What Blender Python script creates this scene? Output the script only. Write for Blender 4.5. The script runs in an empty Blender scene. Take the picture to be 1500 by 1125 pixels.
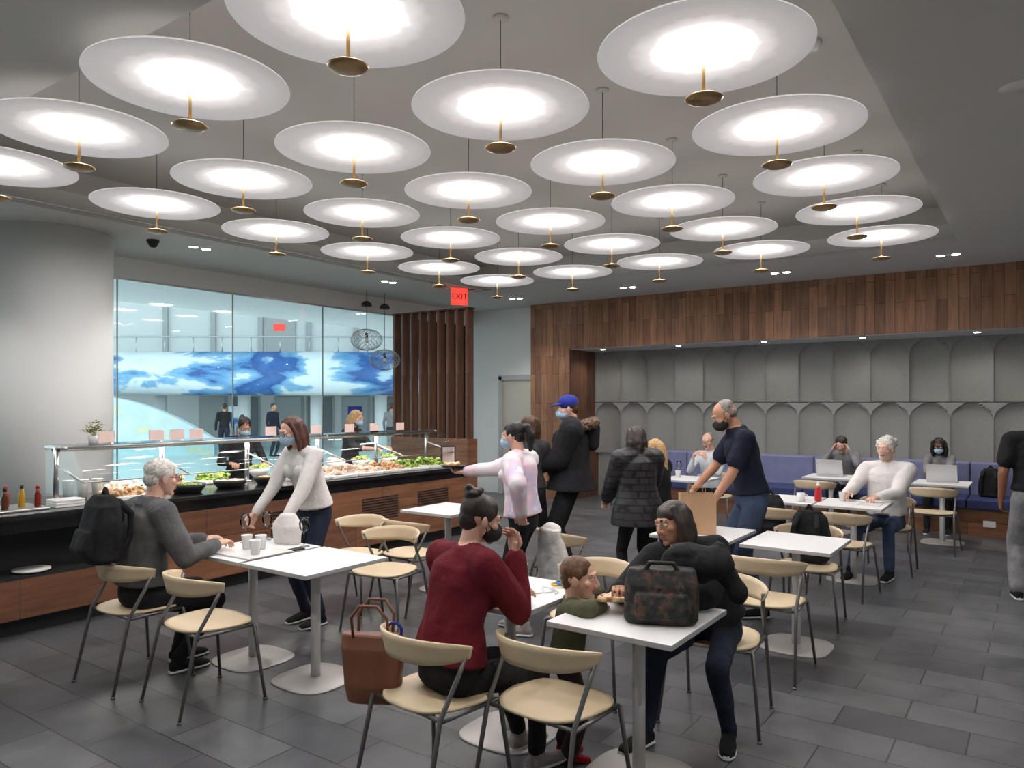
import bpy, bmesh, math, random
import numpy as np
from math import sin, cos, pi, radians, sqrt
from mathutils import Vector, Matrix
from mathutils.bvhtree import BVHTree
random.seed(7)
scene = bpy.context.scene
COL = scene.collection
V = Vector

# ------------------------------------------------------------------ materials
def srgb(r, g, b):
    f = lambda c: (c/12.92 if c <= .04045 else ((c+.055)/1.055)**2.4)
    return (f(r/255), f(g/255), f(b/255), 1)
def base_mat(name, col=(.5,.5,.5,1), rough=.6, metal=0., emis=None, es=0., bump=0., bscale=40., var=0., vscale=6., spec=.5, trans=0.):
    m = bpy.data.materials.new(name); m.use_nodes = True
    nt = m.node_tree; b = nt.nodes['Principled BSDF']
    b.inputs['Base Color'].default_value = col
    b.inputs['Roughness'].default_value = rough
    b.inputs['Metallic'].default_value = metal
    b.inputs['Specular IOR Level'].default_value = spec
    b.inputs['Transmission Weight'].default_value = trans
    if emis: 
        b.inputs['Emission Color'].default_value = emis
        b.inputs['Emission Strength'].default_value = es
    tc = nt.nodes.new('ShaderNodeTexCoord')
    if var > 0:
        n = nt.nodes.new('ShaderNodeTexNoise'); n.inputs['Scale'].default_value = vscale; n.inputs['Detail'].default_value = 4
        nt.links.new(tc.outputs['Object'], n.inputs['Vector'])
        r = nt.nodes.new('ShaderNodeValToRGB')
        r.color_ramp.elements[0].position = .3; r.color_ramp.elements[1].position = .7
        r.color_ramp.elements[0].color = tuple(max(0, c*(1-var)) for c in col[:3])+(1,)
        r.color_ramp.elements[1].color = tuple(min(1, c*(1+var)) for c in col[:3])+(1,)
        nt.links.new(n.outputs['Fac'], r.inputs['Fac']); nt.links.new(r.outputs['Color'], b.inputs['Base Color'])
    if bump > 0:
        n = nt.nodes.new('ShaderNodeTexNoise'); n.inputs['Scale'].default_value = bscale; n.inputs['Detail'].default_value = 3
        nt.links.new(tc.outputs['Object'], n.inputs['Vector'])
        bp = nt.nodes.new('ShaderNodeBump'); bp.inputs['Strength'].default_value = bump; bp.inputs['Distance'].default_value = .02
        nt.links.new(n.outputs['Fac'], bp.inputs['Height']); nt.links.new(bp.outputs['Normal'], b.inputs['Normal'])
    return m
def cloth(name, col, var=.25, rough=.9):
    return base_mat(name, col, rough, bump=.45, bscale=20, var=var, vscale=9, spec=.25)

def boards(name, c1, c2, cm, bw, rh, axis='v', rough=.5, mortar=.003, grain=True, bumps=.4, lo=.66, bd=.004):
    """plank / tile material in object space. axis v: vertical planks on walls, h: horizontal planks, f: floor"""
    m = bpy.data.materials.new(name); m.use_nodes = True
    nt = m.node_tree; b = nt.nodes['Principled BSDF']; L = nt.links.new
    tc = nt.nodes.new('ShaderNodeTexCoord'); sp = nt.nodes.new('ShaderNodeSeparateXYZ'); L(tc.outputs['Object'], sp.inputs[0])
    cb = nt.nodes.new('ShaderNodeCombineXYZ')
    if axis == 'f':
        L(sp.outputs['X'], cb.inputs['X']); L(sp.outputs['Y'], cb.inputs['Y'])
    else:
        ad = nt.nodes.new('ShaderNodeMath'); ad.operation = 'ADD'
        L(sp.outputs['X'], ad.inputs[0]); L(sp.outputs['Y'], ad.inputs[1])
        if axis == 'v': L(sp.outputs['Z'], cb.inputs['X']); L(ad.outputs[0], cb.inputs['Y'])
        else: L(ad.outputs[0], cb.inputs['X']); L(sp.outputs['Z'], cb.inputs['Y'])
    br = nt.nodes.new('ShaderNodeTexBrick')
    br.inputs['Scale'].default_value = 1; br.inputs['Brick Width'].default_value = bw; br.inputs['Row Height'].default_value = rh
    br.inputs['Mortar Size'].default_value = mortar; br.inputs['Color1'].default_value = c1; br.inputs['Color2'].default_value = c2; br.inputs['Mortar'].default_value = cm
    br.offset = .37 if axis != 'f' else .5
    L(cb.outputs[0], br.inputs['Vector'])
    mp = nt.nodes.new('ShaderNodeMapping'); L(cb.outputs[0], mp.inputs['Vector'])
    mp.inputs['Scale'].default_value = (2.2, 20, 1) if grain else (3, 3, 3)
    n = nt.nodes.new('ShaderNodeTexNoise'); n.inputs['Scale'].default_value = 1; n.inputs['Detail'].default_value = 6; n.inputs['Distortion'].default_value = .6
    L(mp.outputs[0], n.inputs['Vector'])
    rp = nt.nodes.new('ShaderNodeValToRGB'); rp.color_ramp.elements[0].position = .3; rp.color_ramp.elements[1].position = .72
    lo = lo if grain else .70
    rp.color_ramp.elements[0].color = (lo,lo,lo,1); rp.color_ramp.elements[1].color = (1.2,1.2,1.2,1)
    L(n.outputs['Fac'], rp.inputs['Fac'])
    mx = nt.nodes.new('ShaderNodeMix'); mx.data_type = 'RGBA'; mx.blend_type = 'MULTIPLY'; mx.inputs['Factor'].default_value = 1
    L(br.outputs['Color'], mx.inputs['A']); L(rp.outputs['Color'], mx.inputs['B']); L(mx.outputs['Result'], b.inputs['Base Color'])
    b.inputs['Roughness'].default_value = rough
    sb = nt.nodes.new('ShaderNodeMath'); sb.operation = 'SUBTRACT'; L(n.outputs['Fac'], sb.inputs[0]); L(br.outputs['Fac'], sb.inputs[1])
    bp = nt.nodes.new('ShaderNodeBump'); bp.inputs['Strength'].default_value = bumps; bp.inputs['Distance'].default_value = bd
    L(sb.outputs[0], bp.inputs['Height']); L(bp.outputs['Normal'], b.inputs['Normal'])
    return m

def ramp_mat(name, stops, scale, rough=.8, detail=3, distort=0., constant=False):
    m = bpy.data.materials.new(name); m.use_nodes = True
    nt = m.node_tree; b = nt.nodes['Principled BSDF']; L = nt.links.new
    tc = nt.nodes.new('ShaderNodeTexCoord'); mp = nt.nodes.new('ShaderNodeMapping'); mp.inputs['Scale'].default_value = scale
    n = nt.nodes.new('ShaderNodeTexNoise'); n.inputs['Scale'].default_value = 1; n.inputs['Detail'].default_value = detail; n.inputs['Distortion'].default_value = distort
    L(tc.outputs['Object'], mp.inputs[0]); L(mp.outputs[0], n.inputs['Vector'])
    r = nt.nodes.new('ShaderNodeValToRGB'); cr = r.color_ramp
    if constant: cr.interpolation = 'CONSTANT'
    cr.elements[0].position = stops[0][0]; cr.elements[0].color = stops[0][1]
    cr.elements[1].position = stops[-1][0]; cr.elements[1].color = stops[-1][1]
    for p, c in stops[1:-1]:
        e = cr.elements.new(p); e.color = c
    L(n.outputs['Fac'], r.inputs['Fac']); L(r.outputs['Color'], b.inputs['Base Color'])
    b.inputs['Roughness'].default_value = rough
    return m

M = {}
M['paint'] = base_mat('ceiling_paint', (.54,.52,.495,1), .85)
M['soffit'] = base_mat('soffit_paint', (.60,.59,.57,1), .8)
M['white'] = base_mat('white_paint', (.80,.81,.80,1), .7)
M['colpaint'] = base_mat('column_plaster', (.84,.86,.855,1), .5)
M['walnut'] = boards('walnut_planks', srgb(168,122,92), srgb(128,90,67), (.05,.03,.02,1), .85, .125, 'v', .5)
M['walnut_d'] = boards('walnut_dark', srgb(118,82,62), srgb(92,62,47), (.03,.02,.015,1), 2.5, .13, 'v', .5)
M['walnut_h'] = boards('walnut_counter', srgb(142,96,68), srgb(116,78,56), (.04,.02,.015,1), 1.1, .5, 'h', .45)
M['slate'] = boards('slate_tile', srgb(100,101,104), srgb(74,75,79), srgb(48,48,50), .61, .305, 'f', .33, .004, grain=False, bumps=.6)
M['felt'] = base_mat('grey_felt', srgb(146,146,143), .95, var=.07, vscale=60, spec=.1)
M['top'] = base_mat('white_laminate', (.84,.84,.84,1), .35)
M['edge'] = base_mat('table_edge', (.45,.45,.46,1), .4)
M['postm'] = base_mat('painted_steel', (.66,.65,.64,1), .4, .2)
M['basem'] = base_mat('table_base_steel', (.46,.44,.42,1), .45, .3)
M['ply'] = base_mat('birch_ply', srgb(218,198,164), .42, var=.08, vscale=4)
M['leg'] = base_mat('chair_leg_steel', (.20,.195,.19,1), .35, .7)
M['steel'] = base_mat('brushed_steel', (.6,.6,.6,1), .34, 1)
M['granite'] = base_mat('black_granite', (.012,.012,.013,1), .16, var=.5, vscale=150)
M['black'] = base_mat('matte_black', (.015,.015,.016,1), .6)
M['brass'] = base_mat('dark_brass', srgb(158,130,88), .35, .6)
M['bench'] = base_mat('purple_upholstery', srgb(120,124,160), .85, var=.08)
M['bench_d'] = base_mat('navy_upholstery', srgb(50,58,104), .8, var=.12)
M['paper'] = base_mat('kraft_paper', srgb(196,160,124), .9, var=.06)
M['ceramic'] = base_mat('white_ceramic', (.8,.8,.78,1), .25)
M['red'] = base_mat('red_plastic', (.5,.02,.02,1), .4)
M['exit'] = base_mat('exit_red', (.6,.02,.02,1), .4, emis=(1,.06,.04,1), es=1.2)
M['led'] = base_mat('downlight_led', (1,1,1,1), .4, emis=(1,.95,.86,1), es=40)
M['greens'] = ramp_mat('salad', [(.35,srgb(40,80,24)),(.5,srgb(120,160,50)),(.6,srgb(200,205,120)),(.7,srgb(150,60,30))], (30,30,30))
M['bread'] = ramp_mat('bread_food', [(.35,srgb(150,90,50)),(.5,srgb(215,175,125)),(.65,srgb(235,220,190))], (25,25,25))
M['tomato'] = ramp_mat('wrap_food', [(.4,srgb(240,236,226)),(.55,srgb(230,180,150)),(.62,srgb(240,235,225)),(.7,srgb(90,110,60))], (28,28,28))
M['doorp'] = base_mat('door_paint', srgb(196,192,180), .6)
M['atr'] = base_mat('atrium_white', (.84,.85,.85,1), .7)
M['atrfloor'] = base_mat('atrium_floor', (.66,.68,.68,1), .3)
M['atrdark'] = base_mat('elevator_dark', (.20,.22,.23,1), .5)
M['atrmid'] = base_mat('elevator_panel', (.48,.50,.50,1), .5)
M['cap'] = base_mat('royal_blue', srgb(24,44,140), .8)
M['mask'] = base_mat('surgical_mask_blue', srgb(160,192,216), .9)
M['maskb'] = base_mat('black_mask', (.02,.02,.022,1), .9)
M['eye'] = base_mat('eye_white', (.75,.73,.7,1), .2)
M['iris'] = base_mat('iris_dark', (.03,.018,.01,1), .2)
M['frame'] = base_mat('glasses_frame', (.02,.02,.02,1), .3)
M['lip'] = base_mat('lips', srgb(170,98,90), .5)
M['sole'] = base_mat('shoe_sole', (.7,.7,.68,1), .6)
M['leather'] = base_mat('brown_leather', srgb(122,76,54), .45, var=.2)
M['floral'] = ramp_mat('floral_fabric', [(.4,(.014,.014,.016,1)),(.54,(.03,.035,.03,1)),(.6,srgb(96,54,48)),(.66,srgb(66,72,60)),(.72,(.01,.01,.01,1))], (26,26,26))
M['bpack'] = cloth('backpack_nylon', (.018,.018,.02,1))
M['fur'] = ramp_mat('fur_trim', [(.35,srgb(48,34,28)),(.6,srgb(122,96,74))], (60,60,60))
M['plant'] = base_mat('plant_leaf', srgb(150,150,80), .6, var=.4)
M['sign'] = base_mat('sign_card', srgb(230,204,196), .7)
M['laptop'] = base_mat('laptop_aluminium', (.6,.6,.62,1), .35, .5)
M['screenback'] = base_mat('laptop_key', (.05,.05,.05,1), .4)

def glass_mat(name, tint, refl):
    m = bpy.data.materials.new(name); m.use_nodes = True
    nt = m.node_tree; nt.nodes.clear()
    o = nt.nodes.new('ShaderNodeOutputMaterial'); t = nt.nodes.new('ShaderNodeBsdfTransparent'); g = nt.nodes.new('ShaderNodeBsdfGlossy')
    mx = nt.nodes.new('ShaderNodeMixShader'); fr = nt.nodes.new('ShaderNodeFresnel'); fr.inputs['IOR'].default_value = refl
    t.inputs[0].default_value = tint; g.inputs['Roughness'].default_value = .02
    nt.links.new(fr.outputs[0], mx.inputs[0]); nt.links.new(t.outputs[0], mx.inputs[1]); nt.links.new(g.outputs[0], mx.inputs[2]); nt.links.new(mx.outputs[0], o.inputs[0])
    return m
M['glass'] = glass_mat('window_glass', (.89,.97,.975,1), 1.35)
M['glass2'] = glass_mat('clear_glass', (.94,.97,.97,1), 1.45)

def lamp_mat(name, core, edge):
    m = bpy.data.materials.new(name); m.use_nodes = True
    nt = m.node_tree; b = nt.nodes['Principled BSDF']; L = nt.links.new
    b.inputs['Base Color'].default_value = (.5,.48,.49,1); b.inputs['Roughness'].default_value = .6
    tc = nt.nodes.new('ShaderNodeTexCoord'); mp = nt.nodes.new('ShaderNodeMapping'); mp.inputs['Scale'].default_value = (1,1,0)
    L(tc.outputs['Object'], mp.inputs[0])
    ln = nt.nodes.new('ShaderNodeVectorMath'); ln.operation = 'LENGTH'; L(mp.outputs[0], ln.inputs[0])
    n = nt.nodes.new('ShaderNodeTexNoise'); n.inputs['Scale'].default_value = 16; n.inputs['Detail'].default_value = 1; L(mp.outputs[0], n.inputs['Vector'])
    ma = nt.nodes.new('ShaderNodeMath'); ma.operation = 'MULTIPLY_ADD'; ma.inputs[1].default_value = .07; L(n.outputs['Fac'], ma.inputs[0]); L(ln.outputs['Value'], ma.inputs[2])
    r = nt.nodes.new('ShaderNodeValToRGB'); cr = r.color_ramp
    def g(v): return (v, v, v, 1)
    cr.elements[0].position = 0; cr.elements[0].color = g(1)
    cr.elements[1].position = .54; cr.elements[1].color = g(edge/core)
    for p, v in ((.18, 1), (.235, 2.2/core), (.29, .68/core), (.39, edge*1.25/core)):
        e = cr.elements.new(p); e.color = g(v)
    L(ma.outputs[0], r.inputs['Fac'])
    mu = nt.nodes.new('ShaderNodeMath'); mu.operation = 'MULTIPLY'; mu.inputs[1].default_value = core
    L(r.outputs['Color'], mu.inputs[0]); L(mu.outputs[0], b.inputs['Emission Strength'])
    b.inputs['Emission Color'].default_value = (1, .95, .945, 1)
    return m
M['lampdn'] = lamp_mat('lamp_disc_glow', 35.0, .28)  # uplight pool and its falloff on the disc, painted as an emission gradient
M['lampup'] = base_mat('lamp_top_fill_glow', (.6,.6,.6,1), .6, emis=(1,.93,.88,1), es=.42)  # glow added to the unseen disc tops to brighten the coffer ceiling

# ------------------------------------------------------------------ helpers
def link(o, parent=None):
    COL.objects.link(o)
    if parent: o.parent = parent
    return o
def empty(name, loc=(0,0,0), rz=0, s=1):
    e = bpy.data.objects.new(name, None); e.location = loc; e.rotation_euler = (0,0,rz); e.scale = (s,s,s); e.empty_display_size = .1
    return link(e)
def mesh_obj(name, verts, faces, mat, parent=None, smooth=False, loc=(0,0,0), rot=(0,0,0)):
    me = bpy.data.meshes.new(name); me.from_pydata([tuple(v) for v in verts], [], faces)
    bm = bmesh.new(); bm.from_mesh(me); bmesh.ops.recalc_face_normals(bm, faces=bm.faces); bm.to_mesh(me); bm.free()
    for m_ in (mat if isinstance(mat, (list, tuple)) else [mat]): me.materials.append(m_)
    if smooth: me.polygons.foreach_set('use_smooth', [True]*len(me.polygons))
    o = bpy.data.objects.new(name, me); o.location = loc; o.rotation_euler = rot
    return link(o, parent)
def box(name, x0, x1, y0, y1, z0, z1, mat, parent=None, bev=0, seg=2, rot=0, top=None):
    bm = bmesh.new(); bmesh.ops.create_cube(bm, size=1)
    cx, cy, cz = (x0+x1)/2, (y0+y1)/2, (z0+z1)/2
    bmesh.ops.scale(bm, vec=(x1-x0, y1-y0, z1-z0), verts=bm.verts)
    if bev: bmesh.ops.bevel(bm, geom=list(bm.edges), offset=bev, segments=seg, profile=.6, affect='EDGES')
    if top is not None:
        for f in bm.faces:
            if f.normal.z > .9: f.material_index = 1
    if not rot and parent is None and max(x1-x0, y1-y0) > 2.5:
        bmesh.ops.translate(bm, vec=(cx, cy, cz), verts=bm.verts); cx = cy = cz = 0
    me = bpy.data.meshes.new(name); bm.to_mesh(me); bm.free(); me.materials.append(mat)
    if top is not None: me.materials.append(top)
    o = bpy.data.objects.new(name, me); o.location = (cx, cy, cz); o.rotation_euler = (0,0,rot)
    return link(o, parent)
def tube_data(path, r, n=8, caps=True):
    path = [V(p) for p in path]; vs, fs = [], []
    rs = r if isinstance(r, (list, tuple)) else [r]*len(path)
    prev = None
    for i, p in enumerate(path):
        t = (path[min(i+1, len(path)-1)]-path[max(i-1, 0)]).normalized()
        if prev is None:
            a = V((0,0,1)) if abs(t.z) < .9 else V((1,0,0)); u = t.cross(a).normalized()
        else: u = (prev - t*prev.dot(t)).normalized()
        prev = u; w = t.cross(u)
        for k in range(n):
            an = 2*pi*k/n; vs.append(p+(u*cos(an)+w*sin(an))*rs[i])
    for i in range(len(path)-1):
        for k in range(n):
            a = i*n+k; b = i*n+(k+1) % n; fs.append((a, b, b+n, a+n))
    if caps: fs.append(tuple(range(n))); fs.append(tuple(range((len(path)-1)*n, len(path)*n)))
    return vs, fs
def tubes(name, paths, mat, parent=None, n=8):
    vs, fs = [], []
    for path, r in paths:
        a, b = tube_data(path, r, n); k = len(vs); vs += a; fs += [tuple(i+k for i in f) for f in b]
    return mesh_obj(name, vs, fs, mat, parent, smooth=True)
def lathe(name, prof, mat, parent=None, n=32, loc=(0,0,0), smooth=True):
    vs, fs = [], []
    for r, z in prof:
        for k in range(n): vs.append((r*cos(2*pi*k/n), r*sin(2*pi*k/n), z))
    for i in range(len(prof)-1):
        for k in range(n):
            a = i*n+k; b = i*n+(k+1) % n; fs.append((a, b, b+n, a+n))
    if prof[0][0] > 0.0005: fs.append(tuple(range(n))[::-1])
    if prof[-1][0] > 0.0005: fs.append(tuple(range((len(prof)-1)*n, len(prof)*n)))
    return mesh_obj(name, vs, fs, mat, parent, smooth=smooth, loc=loc)

# ------------------------------------------------------------------ blobs (voxel-merged organic shapes)
BLOBS = []
_bm = bmesh.new(); bmesh.ops.create_icosphere(_bm, subdivisions=3, radius=1)
ICOV = np.array([v.co[:] for v in _bm.verts]); ICOF = np.array([[v.index for v in f.verts] for f in _bm.faces]); _bm.free()
FCACHE = {}
def ring_faces(nr, n):
    if (nr, n) not in FCACHE:
        fs = []
        for i in range(nr-1):
            for k in range(n):
                a = i*n+k; b = i*n+(k+1) % n; fs.append((a, b, b+n)); fs.append((a, b+n, a+n))
        m = nr*n
        for k in range(n):
            q = (nr-1)*n; fs.append((m, (k+1) % n, k)); fs.append((m+1, q+k, q+(k+1) % n))
        FCACHE[(nr, n)] = np.array(fs)
    return FCACHE[(nr, n)]
class Blob:
    def __init__(s): s.v, s.f, s.m, s.mats, s.n = [], [], [], [], 0
    def mi(s, mat):
        if mat not in s.mats: s.mats.append(mat)
        return s.mats.index(mat)
    def add(s, vs, fs, mat):
        s.v.append(vs); s.f.append(fs+s.n); s.m.append(np.full(len(fs), s.mi(mat), dtype=np.int32)); s.n += len(vs)
    def ell(s, c, r, mat, R=None):
        if not isinstance(r, (tuple, list)): r = (r, r, r)
        P = ICOV*np.array(r)
        if R is not None: P = P @ np.array(R).T
        s.add(P+np.array(c[:]), ICOF, mat)
    def loft(s, rings, mat, n=28, power=1.):
        t = np.arange(n)*2*pi/n; ca, sa = np.cos(t), np.sin(t)
        if power != 1: ca = np.sign(ca)*np.abs(ca)**power; sa = np.sign(sa)*np.abs(sa)**power
        P = [np.array(c[:])+np.outer(ca, np.array(ax[:]))+np.outer(sa, np.array(ay[:])) for c, ax, ay in rings]
        P.append(np.array([rings[0][0][:], rings[-1][0][:]]))
        s.add(np.vstack(P), ring_faces(len(rings), n), mat)
    def cap(s, a, b, r1, r2, mat, flat=1., side=None):
        a, b = V(a), V(b); t = (b-a)
        if t.length < 1e-5: t = V((0,0,1e-4))
        t.normalize()
        if side is None: side = V((1,0,0)) if abs(t.x) < .8 else V((0,1,0))
        u = (V(side)-t*V(side).dot(t)).normalized(); w = t.cross(u)
        R = []
        for ph in (-1.45, -1.0, -.5): R.append((a+t*r1*sin(ph), u*r1*cos(ph), w*r1*cos(ph)*flat))
        for q in (0, .5, 1):
            rr = r1+(r2-r1)*q; R.append((a.lerp(b, q), u*rr, w*rr*flat))
        for ph in (.5, 1.0, 1.45): R.append((b+t*r2*sin(ph), u*r2*cos(ph), w*r2*cos(ph)*flat))
        s.loft(R, mat, 16)
    def chain(s, pts, rs, mat, flat=1., side=None):
        for i in range(len(pts)-1): s.cap(pts[i], pts[i+1], rs[i], rs[i+1], mat, flat, side)
    def done(s, name, voxel, smooth=3, wr=0., wmats=None, parent=None, wscale=14.):
        s.V = np.vstack(s.v); s.F = np.vstack(s.f); s.MI = np.concatenate(s.m)
        me = bpy.data.meshes.new(name+'_src'); me.from_pydata(s.V.tolist(), [], s.F.tolist())
        o = bpy.data.objects.new(name, me); link(o, parent)
        r = o.modifiers.new('r', 'REMESH'); r.mode = 'VOXEL'; r.voxel_size = voxel
        if smooth:
            m = o.modifiers.new('s', 'SMOOTH'); m.factor = .5; m.iterations = smooth
        BLOBS.append((o, s, wr, wmats, wscale)); return o
def finalize():
    # evaluate the organic shapes on their own, away from the main scene graph
    sc2 = bpy.data.scenes.new('bake'); tmp = []
    for o, *_ in BLOBS:
        c = bpy.data.objects.new('tmp', o.data)
        for md in o.modifiers:
            n_ = c.modifiers.new(md.name, md.type)
            if md.type == 'REMESH': n_.mode = 'VOXEL'; n_.voxel_size = md.voxel_size
            else: n_.factor = md.factor; n_.iterations = md.iterations
        sc2.collection.objects.link(c); tmp.append(c)
    sc2.view_layers[0].update(); dg = sc2.view_layers[0].depsgraph
    res = [bpy.data.meshes.new_from_object(c.evaluated_get(dg)) for c in tmp]
    for c in tmp: bpy.data.objects.remove(c)
    bpy.data.scenes.remove(sc2)
    for (o, s, wr, wm, ws), me in zip(BLOBS, res):
        o.modifiers.clear(); old = o.data; o.data = me; bpy.data.meshes.remove(old); me.materials.clear()
        for m in s.mats: me.materials.append(m)
        n = len(me.polygons)
        if n == 0: continue
        mi = np.zeros(n, dtype=np.int32)
        if len(s.mats) > 1:
            bvh = BVHTree.FromPolygons(s.V.tolist(), s.F.tolist()); fn = bvh.find_nearest
            c = np.empty(n*3, dtype=np.float32)
            me.polygons.foreach_get('center', c); c = c.reshape(-1, 3).tolist()
            idx = np.array([(fn(q)[2] or 0) for q in c]); mi = s.MI[idx]
        me.polygons.foreach_set('material_index', mi); me.polygons.foreach_set('use_smooth', np.ones(n, dtype=bool))
        if wr > 0:
            nv = len(me.vertices); co = np.empty(nv*3, dtype=np.float32); no = np.empty(nv*3, dtype=np.float32)
            me.vertices.foreach_get('co', co); me.vertex_normals.foreach_get('vector', no); co = co.reshape(-1,3); no = no.reshape(-1,3)
            ok = np.ones(nv, dtype=bool)
            if wm is not None:
                ok[:] = False; wi = [i for i, m in enumerate(s.mats) if m in wm]
                lt = np.empty(n, dtype=np.int32); me.polygons.foreach_get('loop_total', lt)
                lv = np.empty(len(me.loops), dtype=np.int32); me.loops.foreach_get('vertex_index', lv)
                lp = np.repeat(np.isin(mi, wi), lt); ok[lv[lp]] = True
            d = np.zeros(nv); rs = np.random.RandomState(len(BLOBS)+n % 97)
            for k in range(9):
                w_ = rs.normal(size=3)*ws*(.7+.22*k)*np.array([1,1,.7]); d += np.sin(co @ w_ + rs.uniform(0,6))/(1+.25*k)
            d = np.tanh(d*.6)
            co = co+no*(d*wr*ok)[:,None]; me.vertices.foreach_set('co', co.astype(np.float32).ravel())
        me.update()

# ------------------------------------------------------------------ people
def ik(a, t, l1, l2, pole):
    a, t = V(a), V(t); d = t-a; L = d.length; mx = (l1+l2)*.995
    if L > mx: t = a+d*(mx/L); d = t-a; L = mx
    if L < abs(l1-l2)+.02: L = abs(l1-l2)+.02
    u = d.normalized(); x = (l1*l1-l2*l2+L*L)/(2*L); h = sqrt(max(0, l1*l1-x*x))
    p = V(pole); p = (p-u*p.dot(u)).normalized()
    return a+u*x+p*h, t
def hand(name, w, d, n, right, curl, mat, parent, s=1., q_=1.):
    b = Blob(); d = V(d).normalized(); n = V(n); n = (n-d*n.dot(d))
    if n.length < .05: n = d.orthogonal()
    n.normalize(); th = d.cross(n)*(1 if right else -1); w = V(w)
    b.cap(w-d*.03*s, w+d*.015*s, .024*s, .026*s, mat, .8, th)
    b.loft([(w, th*.026*s, n*.018*s), (w+d*.03*s, th*.036*s, n*.018*s), (w+d*.065*s, th*.042*s, n*.016*s), (w+d*.088*s, th*.038*s, n*.012*s)], mat, 16)
    b.cap(w+d*.02*s+th*.022*s+n*.008*s, w+d*.05*s+th*.026*s+n*.01*s, .017*s, .014*s, mat)
    for off, ln, sp in ((.031,.070,.07), (.011,.078,.02), (-.010,.073,-.03), (-.030,.057,-.09)):
        p = w+d*.08*s+th*off*s; an = 0; pts = [p-d*.02*s, p]
        for k, (q, c) in enumerate(((.45, 38), (.30, 52), (.25, 32))):
            an += radians(8+c*curl*(1+.12*(off < 0)))
            dd = (d*cos(an)+n*sin(an)+th*sp).normalized(); pts.append(pts[-1]+dd*ln*q*s)
        b.chain(pts, [.0095*s,.0092*s,.0082*s,.0074*s,.0064*s], mat)
    p = w+d*.028*s+th*.032*s+n*.004*s; d1 = (d*.62+th*.72+n*.25*curl).normalized(); d2 = (d*.85+th*(.35-.5*curl)+n*.55*curl).normalized()
    b.chain([p-th*.012*s, p+d1*.034*s, p+d1*.034*s+d2*.028*s, p+d1*.034*s+d2*.05*s], [.0145*s,.0115*s,.010*s,.008*s], mat)
    return b.done(name, .0036*s*q_, 1, parent=parent)

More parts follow.
